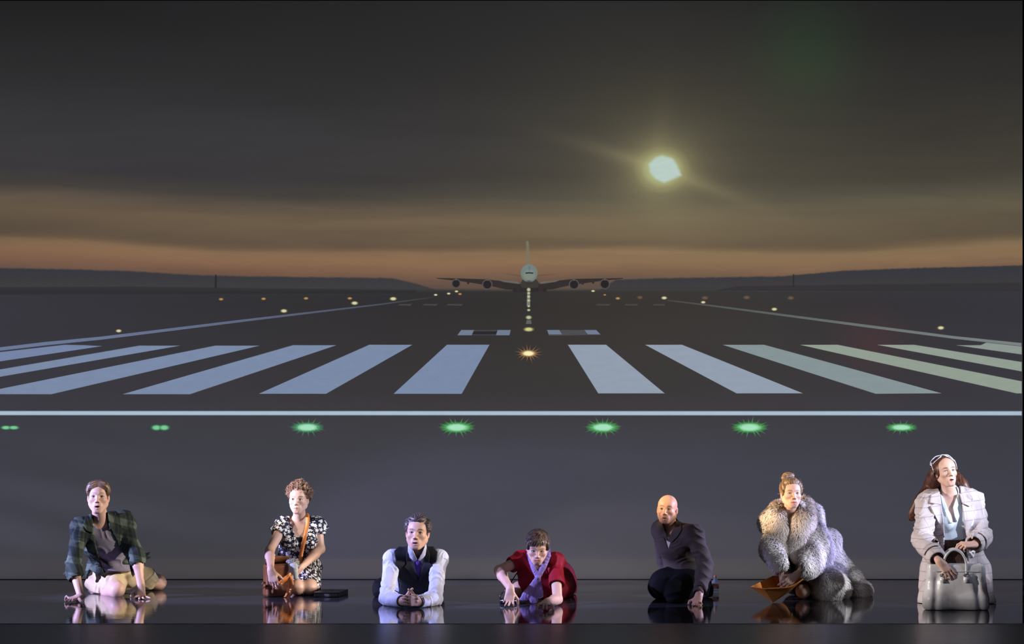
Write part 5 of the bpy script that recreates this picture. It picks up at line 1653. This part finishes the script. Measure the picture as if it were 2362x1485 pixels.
def bottle():
    b = FL(1650, 1367)
    root = empty('water_bottle', b, 'small clear plastic bottle with an orange label standing behind the bald man', 'bottle')
    prof = [(0, 0), (.030, 0), (.033, .006), (.032, .02), (.030, .03), (.033, .04), (.033, .085), (.030, .092), (.033, .10), (.030, .115), (.018, .135), (.013, .142), (.013, .155), (0, .155)]
    def lathe(name, pr, m, seg=32):
        V = []; F = []
        for r, z in pr:
            for k in range(seg):
                a = 2 * math.pi * k / seg; V.append((b[0] + .78 * r * math.cos(a), b[1] + .78 * r * math.sin(a), b[2] + .74 * z + .001))
        for i in range(len(pr) - 1):
            for k in range(seg): F.append((i * seg + k, i * seg + (k + 1) % seg, (i + 1) * seg + (k + 1) % seg, (i + 1) * seg + k))
        return put(name, pymesh(name, V, F), m, root)
    t = NT('clear_plastic')
    g = t.n('ShaderNodeBsdfPrincipled'); g.inputs['Base Color'].default_value = (.8, .88, 1, 1); g.inputs['Transmission Weight'].default_value = .85
    g.inputs['Roughness'].default_value = .12; g.inputs['IOR'].default_value = 1.35
    t.l(t.bump(t.noise(60, 2), .5, .004), g.inputs['Normal']); t.l(g.outputs[0], t.out.inputs[0])
    lathe('bottle_body', prof, t.m)
    t = NT('orange_label'); t.bsdf(t.mix(t.ramp(t.noise(18, 2, .5, stretch=(1, 1, .5)), [(.42, 0.0), (.5, 1.0)]), srgb(190, 196, 206), srgb(176, 84, 34)), .4, .4)
    lathe('label', [(.0335, .042), (.0342, .045), (.0342, .082), (.0335, .085)], t.m)
    lathe('cap', [(0, .172), (.0145, .172), (.0150, .168), (.0150, .154), (.0135, .152)], mat_plain('orange_cap', srgb(196, 120, 84), .4))

if want('5'):
    person_5(); bottle()

# ================= woman in the pale fur coat
def person_6():
    root = empty('person', FL(1870, 1388), 'woman with pinned-up fair hair in a long pale fur coat reaching into an orange envelope', 'person')
    J = dict(neck=W(1822, 1190, 22.52), chest=W(1832, 1225, 22.56), waist=W(1845, 1272, 22.62), pelvis=W(1862, 1318, 22.70),
             sa=W(1790, 1202, 22.46), sb=W(1866, 1202, 22.58), ea=W(1780, 1268, 22.32), eb=W(1888, 1276, 22.36),
             wa=W(1804, 1316, 22.10), wb=W(1838, 1326, 22.06),
             ha=W(1845, 1325, 22.66), hb=W(1882, 1325, 22.70), ka=W(1852, 1366, 22.26), kb=W(1888, 1366, 22.30),
             aa=W(1880, 1372, 22.80), ab=W(1915, 1372, 22.80))
    J['ka'][2] = .060; J['kb'][2] = .060; J['aa'][2] = .05; J['ab'][2] = .05
    H = Head(W(1825, 1139, 22.40), .14, .07, .0, .945)
    lo, hi = jbounds(J, .2); hi[2] = H.c[2] + .2; hi[0] += .2
    B = Sdf(); torso(B, J, girth=.86, bust=1)
    for q in 'ab': arm(B, J, q, fat=.86); leg(B, J, q, fat=.82)
    neck_sdf(B, H, J['neck'] + np.array([0, 0, -.01]), .050)
    head_sdf(B, H, False, jaw=.80, wide=.98, nose=.92)
    hand_sdf(B, J['wa'], np.array([.18, -.30, -.85]), np.array([.1, .8, -.4]), True, .95, curl=(.40, .42, .40, .40), spread=.16, thumb=(.5, .8, .3))
    hand_sdf(B, J['wb'], np.array([-.72, -.30, -.60]), np.array([-.3, .8, -.5]), False, .95, curl=(.30, .32, .34, .36), spread=.14, thumb=(.6, .6, .4))
    sdf_obj('body', B, lo, hi, H_BODY, MATS['skin'], root, None, head_paint(H, SK_FEM, brow=(.16, .09, .06), lips=(.42, .06, .08), brow_w=1.1))
    eyes(H, root, (.04, .05, .06), (.0, 1, .2))
    h = Sdf(); hl = H.loc
    h.add(hl(ell((0, -.018, .042), (.080, .098, .082))), 0)
    h.add(hl(ell((0, .038, .092), (.052, .034, .022), _rx(-.35))), .02)
    for q in (-1, 1): h.add(hl(ell((q * .068, .010, .040), (.015, .040, .044))), .02)
    h.add(hl(ell((-.012, -.030, .138), (.044, .040, .028))), .012); h.add(hl(ell((-.046, -.010, .125), (.024, .024, .022))), .01)
    h.sub(hl(ell((0, .098, -.002), (.060, .070, .068))), .004)
    h.sub(hl(ell((0, .080, -.085), (.12, .112, .060))), .006)
    h.sub(hl(lambda p: p[..., 2] + .040 + np.maximum(0, .02 - p[..., 1]) * .2), .01)
    for q in (-1, 1): h.sub(hl(ell((q * .082, -.002, -.010), (.018, .020, .030))), .004)
    def flow(p):
        q = H.L(p); top = (q[:, 2] > .115)
        f = np.stack([q[:, 0] * -3 - .1, -1 + 0 * q[:, 0], 1.0 - np.clip(-q[:, 1], 0, 1) * 9], -1)
        sw = np.stack([-(q[:, 1] + .02), q[:, 0] + .02, 0 * q[:, 0] + .004], -1) * 25
        f = np.where(top[:, None], sw, f)
        return f @ H.R.T
    hair_obj('hair', h, H.c - .2, H.c + .2, .0028, root, (.085, .045, .024), (.50, .33, .18),
             [dict(n=1900, flow=flow, length=.042, width=.0034, lift=.001, seed=2, tip_lift=.004, jit=.22),
              dict(n=60, flow=flow, length=.05, width=.0014, lift=.006, seed=8, tip_lift=.022, jit=.8)], label='fair hair pinned up in a loose bun')
    # dark dress beneath
    D = Sdf(); torso(D, J, .010, girth=.88, bust=1); D.add(loft(J['waist'], J['pelvis'], (.14, .12), (.17, .14), (1, 0, 0)), .02)
    for q in 'ab': leg(D, J, q, .014, thigh_to=.80, shin=False, foot=False)
    D.sub(prism([(1790, 1150), (1860, 1150), (1838, 1196), (1818, 1212), (1808, 1190)], 20, 22.5, 22.4), .004)
    D.dis(folds(60, .006, 4), .008)
    D.cut(lambda p: -p[..., 2] + .03, .005)
    sdf_obj('dress', D, lo, hi, .0045, mat_cloth('black_crepe', srgb(28, 26, 30), .8, .15), root)
    # the coat
    C = Sdf(); torso(C, J, .050, girth=1.0, k=.05)
    C.add(cone(J['sa'], J['ea'], .068, .070), .04); C.add(cone(J['ea'], J['wa'] + np.array([-.01, .02, .04]), .070, .068), .04)
    C.add(cone(J['sb'], J['eb'], .095, .098), .04); C.add(cone(J['eb'], J['wb'] + np.array([.045, .02, .045]), .098, .082), .04)
    C.add(loft(J['waist'], W(1900, 1318, 22.72), (.19, .17), (.19, .20), (1, 0, 0)), .06)
    C.add(cone(W(1895, 1262, 22.72), W(1918, 1330, 22.74), .13, .14), .06)
    C.add(cone(W(1892, 1340, 22.34), W(1912, 1352, 22.28), .115, .115), .05)
    C.add(cone(W(1912, 1330, 22.5), W(1926, 1350, 22.4), .11, .115), .05)
    C.add(cone(W(1962, 1348, 22.62), W(1982, 1360, 22.56), .100, .082), .03)
    C.add(ell(W(1965, 1338, 22.66), (.075, .10, .07)), .03)
    C.dis(lambda p: .012 * waves(26, 5, 5)(p), .03)
    C.dis(folds(38, .016, 8, np.array([.7, 0, -.7]), 4), .02)
    # open front
    C.sub(prism([(1800, 1165), (1850, 1165), (1842, 1200), (1834, 1236), (1832, 1262), (1842, 1300), (1836, 1322), (1810, 1312), (1802, 1262), (1798, 1215)], 20, 22.60, 22.4), .01)
    C.sub(prism([(1780, 1345), (1850, 1335), (1874, 1345), (1878, 1400), (1780, 1400)], 20, 22.42, 22.2), .02)
    C.sub(cone(H.P(0, 0, -.05), J['neck'] + np.array([0, -.02, 0]), .062, .07), .01)
    for q, w_ in (('a', .045), ('b', .050)):
        ax = unit(J['w' + q] - J['e' + q])
        C.sub(cone(J['w' + q] - ax * .04, J['w' + q] + ax * .14, w_, w_ + .01), .008)
    C.sub(ell(J['wa'] + np.array([.015, -.04, -.09]), (.075, .09, .075)), .01); C.sub(ell(J['wb'] + np.array([-.07, -.03, -.06]), (.085, .09, .065)), .01)
    C.cut(lambda p: -p[..., 2] + .002, .002)
    FD, FLt = (.22, .185, .155), (.95, .90, .84)
    def flow_c(p):
        rel = p - J['chest']; 
        return np.stack([.25 * np.sign(rel[:, 0]) + rel[:, 0] * .8, -.25 + 0 * rel[:, 0], -1.0 + 0 * rel[:, 0]], -1)
    def pelt(name, S, seed, n, L, parent, label=None, dk=FD, lt=FLt, tip=.014):
        v, qd = mesh_sdf(S, lo, hi, .0055)
        a, b, r = groom(S, v, int(n * 1.3), flow_c, L, .0044, lift=.003, seed=seed, steps=4, tip_lift=tip, jit=.34)
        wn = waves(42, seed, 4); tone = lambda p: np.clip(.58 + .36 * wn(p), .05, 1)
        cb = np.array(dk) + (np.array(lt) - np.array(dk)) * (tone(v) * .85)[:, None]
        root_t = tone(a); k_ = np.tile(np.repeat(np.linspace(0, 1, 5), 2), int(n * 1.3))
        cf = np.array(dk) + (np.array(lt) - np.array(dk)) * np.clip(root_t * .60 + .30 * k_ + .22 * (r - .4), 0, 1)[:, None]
        me = raw_mesh(name, np.concatenate([v, a]), np.concatenate([qd, b + len(v)]), True, np.concatenate([cb, cf]))
        return put(name, me, MATS['fur'], parent, label)
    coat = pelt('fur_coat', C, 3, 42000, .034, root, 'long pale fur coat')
    # shawl collar: two thick rolls
    def roll(pts, rs, seed):
        S = Sdf(); P = spline(pts, 14); R = np.interp(np.linspace(0, 1, 14), np.linspace(0, 1, len(rs)), rs)
        for i in range(13): S.add(cone(P[i], P[i + 1], R[i], R[i + 1], (0, 1, 0), .75), .02)
        S.dis(lambda p: .007 * waves(40, seed, 4)(p), .012)
        S.sub(cone(H.P(0, .0, -.06), J['neck'] + np.array([0, -.02, -.02]), .058, .062), .01)
        return S
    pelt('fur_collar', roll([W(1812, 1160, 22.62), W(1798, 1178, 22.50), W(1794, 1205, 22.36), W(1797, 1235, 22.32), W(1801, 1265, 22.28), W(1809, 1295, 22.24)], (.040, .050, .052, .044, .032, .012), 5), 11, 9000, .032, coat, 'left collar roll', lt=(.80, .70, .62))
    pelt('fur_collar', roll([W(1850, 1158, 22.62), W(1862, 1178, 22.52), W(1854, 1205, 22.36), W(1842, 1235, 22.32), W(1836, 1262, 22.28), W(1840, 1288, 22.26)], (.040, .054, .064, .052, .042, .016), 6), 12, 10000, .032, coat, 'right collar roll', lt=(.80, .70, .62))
    V, F = tube_mesh('c', spline([W(1846, 1180, 22.34), W(1836, 1192, 22.33), W(1822, 1206, 22.34), W(1812, 1208, 22.35)], 16), .004, 6)
    put('coat_chain', pymesh('coat_chain', V, F), mat_plain('dull_metal', (.25, .24, .28), .4, .5, 1.0), coat)

def envelope():
    # a big padded envelope held open like a tray, one lower corner on the floor
    t = NT('orange_manila'); n = t.noise(12, 4, .6)
    t.bsdf(t.mix(n, srgb(188, 112, 40), srgb(222, 142, 62)), .6, .3, t.bump(n, .4, .01)); m = t.m
    Bt = FL(1783, 1390); 
    L_ = W(1731, 1353, 22.05); R_ = W(1856, 1333, 22.02); N1 = W(1763, 1358, 21.96); N2 = W(1822, 1353, 21.95)
    Bk = W(1782, 1328, 22.30); Bk2 = W(1845, 1322, 22.28); Bb = Bt + np.array([.10, .28, .03]); Bi = Bt + np.array([.0, .10, .02])
    Bt = Bt + np.array([0, 0, .003])
    root = empty('envelope', Bt, 'orange manila envelope held open like a boat, one corner on the floor', 'envelope')
    V = [L_, N1, N2, R_, Bk2, Bk, Bt, Bb, (Bt + R_) / 2 + np.array([.0, .0, -.012])]
    F = [(0, 6, 1), (1, 6, 2), (2, 6, 8), (2, 8, 3), (0, 5, 7), (0, 7, 6), (5, 4, 7), (4, 3, 8), (4, 8, 7), (6, 7, 8)]
    o = put('envelope_sheet', pymesh('envelope_sheet', V, F, False), m, root)
    sd = o.modifiers.new('subdivide', 'SUBSURF'); sd.subdivision_type = 'SIMPLE'; sd.levels = sd.render_levels = 3
    so = o.modifiers.new('thickness', 'SOLIDIFY'); so.thickness = .004; so.offset = 0
    be = o.modifiers.new('bevel', 'BEVEL'); be.width = .001; be.segments = 2
    # turned-over rim on the near edge and the seam of the flap
    for pts, w_ in (([N1, N2, R_], .010), ([L_, N1], .008)):
        V, F = strap_mesh(np.array([np.array(pts[0]) * (1 - s) + np.array(pts[-1]) * s if len(pts) == 2 else (spline(pts, 12)[int(round(s * 11))]) for s in np.linspace(0, 1, 12)]) + np.array([0, -.004, 0]), (0, -.1, 1), w_, .003)
        put('folded_rim', pymesh('folded_rim', V, F), m, root)

if want('6'):
    person_6(); envelope()

# ================= woman in the pale checked coat, far right
def person_7():
    root = empty('person', FL(2195, 1398), 'woman with long auburn hair in a long pale checked coat kneeling upright', 'person')
    J = dict(neck=W(2193, 1146, 22.02), chest=W(2196, 1190, 22.04), waist=W(2200, 1246, 22.08), pelvis=W(2205, 1296, 22.16),
             sa=W(2142, 1162, 22.0), sb=W(2240, 1158, 22.06), ea=W(2126, 1244, 21.80), eb=W(2266, 1238, 21.98),
             wa=W(2166, 1294, 21.46), wb=W(2245, 1256, 21.66),
             ha=W(2180, 1302, 22.15), hb=W(2230, 1302, 22.18), ka=W(2172, 1385, 21.84), kb=W(2230, 1385, 21.86),
             aa=W(2175, 1384, 22.30), ab=W(2245, 1384, 22.30))
    for k in ('ka', 'kb', 'aa', 'ab'): J[k][2] = .06
    H = Head(W(2182, 1089, 21.94), .20, .16, -.11, .95)
    lo, hi = jbounds(J, .25); hi[2] = H.c[2] + .2
    B = Sdf(); torso(B, J, girth=.88, bust=1)
    for q in 'ab': arm(B, J, q, fat=.88); leg(B, J, q, fat=1.0)
    neck_sdf(B, H, J['neck'], .050)
    head_sdf(B, H, False, mouth=.40, jaw=.80, wide=.97, nose=.95)
    hand_sdf(B, J['wa'], np.array([.62, -.12, -.72]), np.array([-.3, .85, -.2]), True, .95, curl=(.10, .16, .22, .28), spread=.10, thumb=(.7, .4, .5))
    hand_sdf(B, J['wb'], np.array([-.80, -.45, .05]), np.array([-.15, .4, -.9]), False, .95, curl=(.75, .8, .85, .9), spread=.12, thumb=(.6, .3, .7))
    sdf_obj('body', B, lo, hi, H_BODY, MATS['skin'], root, None, head_paint(H, (.60, .38, .31), mouth=.40, brow=(.07, .035, .025), lips=(.46, .13, .14), brow_w=1.1))
    eyes(H, root, (.04, .06, .08), (-.12, 1, .12))
    # long hair falling behind the shoulders
    h = Sdf(); hl = H.loc
    h.add(hl(ell((0, -.022, .038), (.079, .096, .082))), 0)
    for q in (-1, 1): h.add(hl(ell((q * .066, -.006, .020), (.016, .040, .050))), .02)
    P = spline([H.P(-.060, -.050, .0), W(2150, 1118, 22.08), W(2143, 1140, 22.06), W(2132, 1160, 22.02)], 8)
    for i in range(7): h.add(cone(P[i], P[i + 1], .052 - .003 * i, .050 - .003 * i, (0, 1, 0), .8), .03)
    P = spline([W(2150, 1130, 22.06), W(2128, 1152, 22.03), W(2112, 1176, 22.05), W(2104, 1194, 22.06)], 8)
    for i in range(7): h.add(cone(P[i], P[i + 1], .040 - .004 * i, .036 - .004 * i, (0, 1, 0), .6), .03)
    P = spline([H.P(.055, -.050, -.02), W(2212, 1112, 22.10), W(2222, 1126, 22.10), W(2238, 1140, 22.12)], 8)
    for i in range(7): h.add(cone(P[i], P[i + 1], .046 - .0045 * i, .042 - .0045 * i, (0, 1, 0), .7), .03)
    h.sub(hl(ell((0, .098, -.018), (.0600, .070, .072))), .004)
    h.sub(hl(ell((0, .080, -.080), (.095, .085, .060))), .006)
    for q in (-1, 1): h.sub(hl(ell((q * .080, .004, -.012), (.018, .018, .030))), .004)
    def flow(p):
        q = H.L(p); up = np.clip((q[:, 2] - .0) / .04, 0, 1)[:, None]
        a = np.stack([np.sign(q[:, 0]) * .5, -1.0 + 0 * q[:, 0], .15 - np.abs(q[:, 0]) * 10], -1) @ H.R.T
        side = np.where(q[:, 0] < 0, -1.0, 1.0) * np.clip((1.10 - p[:, 2]) * 0 + .35 + np.clip(.86 - p[:, 2], 0, .3) * 2.2, 0, 1)
        b = np.stack([side, 0 * side, -1 + 0 * side], -1)
        return a * up + b * (1 - up)
    hair_obj('hair', h, H.c - np.array([.42, .3, .45]), H.c + .2, .003, root, (.028, .010, .007), (.20, .075, .045),
             [dict(n=3200, flow=flow, length=.075, width=.0032, lift=.001, seed=2, tip_lift=.002, jit=.10)], label='long auburn hair')
    # blouse
    t = NT('pale_satin'); n = t.noise(9, 3); t.bsdf(t.mix(n, srgb(176, 196, 214), srgb(214, 226, 238)), .38, .45, t.bump(t.noise(16, 3, .5), .35, .012)); sat = t.m
    S = Sdf(); torso(S, J, .012, girth=.90, bust=1)
    S.add(cone(J['neck'] + np.array([0, 0, -.02]), J['neck'] + np.array([0, .0, .03]), .066, .064), .01)
    S.dis(folds(70, .008, 4, np.array([.7, 0, -.6])), .01)
    S.sub(cone(H.P(0, 0, -.04), J['neck'] + np.array([0, -.01, .0]), .056, .056), .003)
    S.sub(prism([(2166, 1120), (2212, 1120), (2208, 1150), (2200, 1170), (2203, 1192), (2204, 1204), (2196, 1204), (2192, 1186), (2184, 1166), (2172, 1144)], 20, 22.02, 21.92), .004)
    S.cut(prism([(2100, 1100), (2300, 1100), (2300, 1244), (2100, 1246)], 20, 23, 22), .004)
    bl = sdf_obj('blouse', S, lo, hi, .0036, sat, root, 'pale blue satin blouse')
    for poly in ([(2170, 1139), (2176, 1146), (2184, 1166), (2192, 1188), (2196, 1205), (2190, 1205), (2182, 1186), (2174, 1164)], [(2214, 1140), (2207, 1148), (2199, 1170), (2202, 1192), (2207, 1204), (2213, 1190), (2209, 1172), (2214, 1158)]):
        K = Sdf(); torso(K, J, .024, girth=.90, bust=1); K.add(cone(J['neck'] + np.array([0, 0, -.02]), J['neck'] + np.array([0, .0, .03]), .074, .070), .01)
        K.sub(cone(H.P(0, 0, -.04), J['neck'] + np.array([0, -.02, .0]), .057, .060), .003)
        K.cut(prism(poly, 20, 22.04, 21.92), .002)
        sdf_obj('blouse_collar', K, lo, hi, .003, sat, bl)
    # trousers
    t = NT('brown_check_wool'); tc = t.n('ShaderNodeTexCoord').outputs['Object']; sep = t.n('ShaderNodeSeparateXYZ'); t.l(tc, sep.inputs[0])
    w1 = t.math('LESS_THAN', t.math('FRACT', t.math('MULTIPLY', sep.outputs[0], 22)), .10); w2 = t.math('LESS_THAN', t.math('FRACT', t.math('MULTIPLY', sep.outputs[2], 22)), .10)
    t.bsdf(t.mix(t.math('MULTIPLY', t.math('MAXIMUM', w1, w2), .5), srgb(74, 58, 54), srgb(116, 96, 90)), .85, .1, t.bump(t.noise(120, 3), .3, .004))
    X_ = Sdf(); X_.add(loft(J['pelvis'], J['waist'] + np.array([0, 0, .015]), (.158, .122), (.138, .112), (1, 0, 0)), 0)
    for q in 'ab': leg(X_, J, q, .018, foot=False)
    X_.dis(folds(50, .007, 4), .01); X_.cut(lambda p: -p[..., 2] + .004, .001)
    sdf_obj('trousers', X_, lo, hi, .005, t.m, root, 'brown checked high-waisted trousers')
    # coat
    t = NT('windowpane_check'); tc = t.n('ShaderNodeTexCoord').outputs['Object']; sep = t.n('ShaderNodeSeparateXYZ'); t.l(tc, sep.inputs[0])
    wz = t.math('MULTIPLY', t.math('SUBTRACT', t.noise(6, 2, .5, tc), .5), .018)
    X = t.math('ADD', t.math('ADD', sep.outputs[0], t.math('MULTIPLY', sep.outputs[1], .8)), wz); Z = t.math('ADD', sep.outputs[2], t.math('ADD', wz, t.math('MULTIPLY', sep.outputs[0], -.12)))
    l1 = t.math('LESS_THAN', t.math('FRACT', t.math('MULTIPLY', X, 11.0)), .045); l2 = t.math('LESS_THAN', t.math('FRACT', t.math('MULTIPLY', Z, 15.0)), .075)
    t.bsdf(t.mix(t.math('MULTIPLY', t.math('MAXIMUM', l1, l2), .45), t.mix(t.noise(14, 3), srgb(168, 159, 164), srgb(190, 181, 185)), srgb(92, 86, 100)), .7, .2, t.bump(t.noise(110, 3), .25, .004)); ck = t.m
    C = Sdf(); torso(C, J, .030, girth=1.0)
    C.add(cone(J['neck'] + (J['sa'] - J['neck']) * .3, J['sa'], .085, .084), .03); C.add(cone(J['neck'] + (J['sb'] - J['neck']) * .3, J['sb'], .085, .084), .03)
    for q in 'ab': arm(C, J, q, .028, upto=1.86, fat=1.05, k=.03)
    C.add(loft(J['waist'], W(2200, 1330, 22.16), (.20, .14), (.225, .17), (1, 0, 0)), .05)
    C.add(loft(W(2196, 1320, 22.14), W(2188, 1392, 22.02), (.22, .17), (.22, .20), (1, 0, 0)), .05)
    C.add(cone(W(2258, 1310, 22.1), W(2276, 1392, 21.98), .085, .065), .05)
    C.dis(folds(46, .014, 4, np.array([1, .3, .12]), 6), .016)
    C.dis(lambda p, f=folds(85, .012, 8, J['ea'] - J['sa'], 1.6): np.where(p[..., 2] > .45, f(p), 0), .012); C.dis(folds(130, .004, 6), .005)
    C.sub(prism([(2164, 1100), (2214, 1100), (2218, 1150), (2226, 1200), (2228, 1250), (2236, 1310), (2250, 1420), (2150, 1420), (2170, 1330), (2178, 1280), (2178, 1220), (2170, 1160)], 20, 22.12, 21.95), .006)
    C.sub(cone(H.P(0, .01, -.05), J['neck'] + np.array([0, -.02, -.01]), .064, .07), .006)
    for q in 'ab':
        ax = unit(J['w' + q] - J['e' + q]); c = J['e' + q] + (J['w' + q] - J['e' + q]) * .84
        C.add(cone(c - ax * .05, c - ax * .012, .072, .071), .004)
        C.sub(cone(c - ax * .02, J['w' + q] + ax * .14, .050, .050), .003)
        C.cut(lambda p, c=c, ax=ax: np.where(np.linalg.norm(p - c - ax * .06, axis=-1) < .13, (p - c) @ ax - .03, -1.0), .001)
    C.cut(lambda p: -p[..., 2] + .003, .002)
    coat = sdf_obj('coat', C, lo, hi, .0042, ck, root, 'long off-white coat with a fine dark windowpane check')
    base = list(C.ops[:-8])
    def patch(name, poly, up, par, y1=22.15, ref=21.95, mat=None):
        K = Sdf(); K.ops = [o for o in C.ops if o[0] in 'a']; K.off(up); 
        K.sub(cone(H.P(0, .01, -.05), J['neck'] + np.array([0, -.02, -.01]), .066, .07), .004)
        K.cut(prism(poly, 20, y1, ref), .003)
        return sdf_obj(name, K, lo, hi, .0034, mat or ck, par)
    patch('collar', [(2146, 1140), (2164, 1134), (2168, 1160), (2170, 1164), (2142, 1158)], .016, coat)
    patch('lapel', [(2142, 1166), (2158, 1158), (2170, 1164), (2174, 1200), (2178, 1240), (2168, 1215), (2154, 1190)], .013, coat)
    patch('collar', [(2212, 1136), (2222, 1142), (2246, 1160), (2236, 1168), (2218, 1160)], .016, coat)
    patch('lapel', [(2218, 1162), (2230, 1168), (2249, 1178), (2242, 1204), (2228, 1238), (2222, 1200)], .013, coat)
    # cuff tabs, button
    for q, side in (('a', 1), ('b', -1)):
        ax = unit(J['w' + q] - J['e' + q]); c = J['e' + q] + (J['w' + q] - J['e' + q]) * .72
        V = []; F = []
        a = unit(np.cross(ax, (0, -1, 0))); b = unit(np.cross(a, ax)); b = b if b[1] < 0 else -b
        th = np.linspace(-.9, .9, 14)
        pts = [c + (b * math.cos(x) + a * math.sin(x)) * .083 for x in th]
        V, F = strap_mesh(pts, ax, .040, .006); put('cuff_tab', pymesh('cuff_tab', V, F), ck, coat)
    bc = W(2148, 1239, 21.83); S = Sdf()
    v = np.array([0, 0, 0.])
    # big coat button sits on the front panel
    K = Sdf(); K.ops = [o for o in C.ops if o[0] in 'a']; K.off(.020); ref = W(2147.5, 1240, 21.9)
    K.cut(cone(ref + [0, -.4, 0], ref + [0, .12, 0], .0135, .0135), .002)
    sdf_obj('button', K, ref - .3, ref + .3, .0022, mat_plain('brown_horn', srgb(92, 74, 66), .35), coat)

def sunglasses():
    H = Head(W(2182, 1089, 21.94), .20, .16, -.11, .95)
    root = empty('sunglasses', H.P(-.06, .03, .075), 'white-framed sunglasses pushed up on the auburn-haired woman\'s head', 'sunglasses')
    m = mat_plain('white_frame', (.80, .82, .90), .22, .5)
    fr = lambda pts: [H.P(*p) for p in pts]
    for q in (-1, 1):
        rim = [(q * .012, .012, .136), (q * .050, -.002, .130), (q * .086, -.016, .098), (q * .090, -.010, .072), (q * .066, .022, .094), (q * .022, .034, .124), (q * .012, .012, .136)]
        rim = [(a * 1.02, b - .034, c - .004) for a, b, c in rim]
        V, F = tube_mesh('f', spline(fr(rim), 32), .0034, 6)
        put('rim', pymesh('rim', V, F), m, root)
        V, F = tube_mesh('f', spline(fr([(q * .090, -.030, .086), (q * .094, -.018, .05), (q * .089, -.004, .012)]), 12), .0038, 6)
        put('temple', pymesh('temple', V, F), m, root)
        P = fr([(a * .97, b + .002, c - .002) for a, b, c in rim[:-1]])
        c = sum(P) / 6; n = unit(c - H.P(0, -.02, .03))
        V = [p + n * .001 for p in P] + [c + n * .006]; F = [(i, (i + 1) % 6, 6) for i in range(6)]
        V2 = [p - n * .002 for p in V]; k = len(V)
        put('lens', pymesh('lens', V + V2, F + [tuple(i + k for i in f[::-1]) for f in F]), mat_plain('dark_lens', (.03, .03, .06), .08, .6), root)
    V, F = tube_mesh('f', fr([(-.012, -.022, .132), (0, -.020, .134), (.012, -.022, .132)]), .003, 6)
    put('bridge', pymesh('bridge', V, F), m, root)

def handbag():
    t = NT('pearl_leather'); n = t.noise(8, 4, .5); t.bsdf(t.mix(n, srgb(168, 168, 174), srgb(196, 196, 202)), .34, .5, t.bump(t.math('ADD', n, t.math('MULTIPLY', t.noise(300, 2), .05)), .35, .02)); lea = t.m
    base = FL(2203, 1408)
    root = empty('handbag', base, 'large pale silver-grey leather handbag with two arched handles, on the floor in front of her', 'bag')
    y = base[1] + .10
    x0, x1 = W(2131, 1400, y)[0], W(2277, 1400, y)[0]; zt = W(2200, 1300, y)[2]
    lo, hi = bounds([x0, y, 0], [x1, y, zt], m=.17); lo[2] = -.01
    cx = (x0 + x1) / 2
    S = Sdf()
    S.add(loft([cx, y, .05], [cx, y, zt - .03], (.222, .095), (.185, .050), (1, 0, 0)), 0)
    S.add(box([cx + .004, y, .050], (.215, .090, .048), None, .03), .04)
    S.add(box([cx, y, zt - .045], (.182, .034, .045), None, .012), .04)
    # slumped front: big soft folds from the handle anchors to the base
    S.dis(lambda p: .014 * np.cos((p[..., 0] - cx) * 20) * np.clip((zt - .08 - p[..., 2]) / .12, 0, 1) * (p[..., 1] < y), .016)
    S.dis(lambda p: .012 * np.exp(-((np.abs(p[..., 0] - cx) - .125 - (zt - p[..., 2]) * .10) / .022) ** 2) * np.clip((zt - .03 - p[..., 2]) / .1, 0, 1), .016)
    S.dis(folds(26, .009, 5, np.array([1, 0, .5]), 3), .01)
    S.sub(box([cx, y, zt + .0], (.172, .024, .05), None, .01), .004)
    S.cut(plane([0, 0, zt], (0, 0, 1)), .003); S.cut(lambda p: -p[..., 2] + .002, .004)
    body = sdf_obj('bag_body', S, lo, hi, .0036, lea, root)
    # handles
    for yy, dx in ((-.052, 0.0), (.040, .010)):
        A = np.array([W(2172, 1322, y)[0], y + yy, zt - .075]); Bp = np.array([W(2226, 1322, y)[0] + dx, y + yy, zt - .075])
        top = W(2200, 1270, y)[2]
        P = spline([A, [A[0] + .004, y + yy, zt + .015], [A[0] + .035, y + yy - .01, top - .012], [(A[0] + Bp[0]) / 2, y + yy - .015, top + .012], [Bp[0] - .030, y + yy - .01, top - .015], [Bp[0], y + yy, zt + .01], Bp], 40)
        V, F = tube_mesh('h', P, .0085, 10); hd = put('handle', pymesh('handle', V, F), lea, root)
        if yy < 0:
            for X0 in (A, Bp):
                V, F = strap_mesh([X0 + [0, -.004, .0], X0 + [0, -.012, -.025], X0 + [0, -.020, -.05]], (1, 0, 0), .040, .004)
                put('handle_tab', pymesh('handle_tab', V, F), lea, root)
                th = np.linspace(0, 2 * math.pi, 20, endpoint=False)
                V, F = tube_mesh('r', X0 + [0, -.012, .0] + np.outer(np.cos(th) * .020, (1, 0, 0)) + np.outer(np.sin(th) * .010, (0, 0, 1)), .0030, 6, True)
                put('metal_ring', pymesh('metal_ring', V, F), mat_plain('chrome_ring', (.55, .55, .58), .2, .5, 1.0), root)
    V, F = strap_mesh(spline([[cx - .165, y - .058, zt - .045], [cx, y - .060, zt - .05], [cx + .165, y - .058, zt - .045]], 20), (0, 0, 1), .004, .002)
    put('top_seam', pymesh('top_seam', V, F), lea, root)

def tissue():
    c = W(2241, 1279, 21.62)
    root = Sdf(); root.add(ell(c, (.020, .014, .026)), 0); root.add(ell(c + [-.014, -.004, .010], (.014, .010, .014)), .006); root.add(ell(c + [.012, 0, .014], (.012, .010, .018)), .006)
    root.dis(folds(220, .007, 3), .008)
    o = sdf_obj('tissue', root, c - .05, c + .05, .002, mat_cloth('white_tissue', srgb(226, 226, 232), .9, .1, 90, .5))
    tag(o, 'crumpled white tissue in the left hand of the woman in the checked coat', 'tissue')

if want('7'):
    person_7(); sunglasses(); handbag(); tissue()
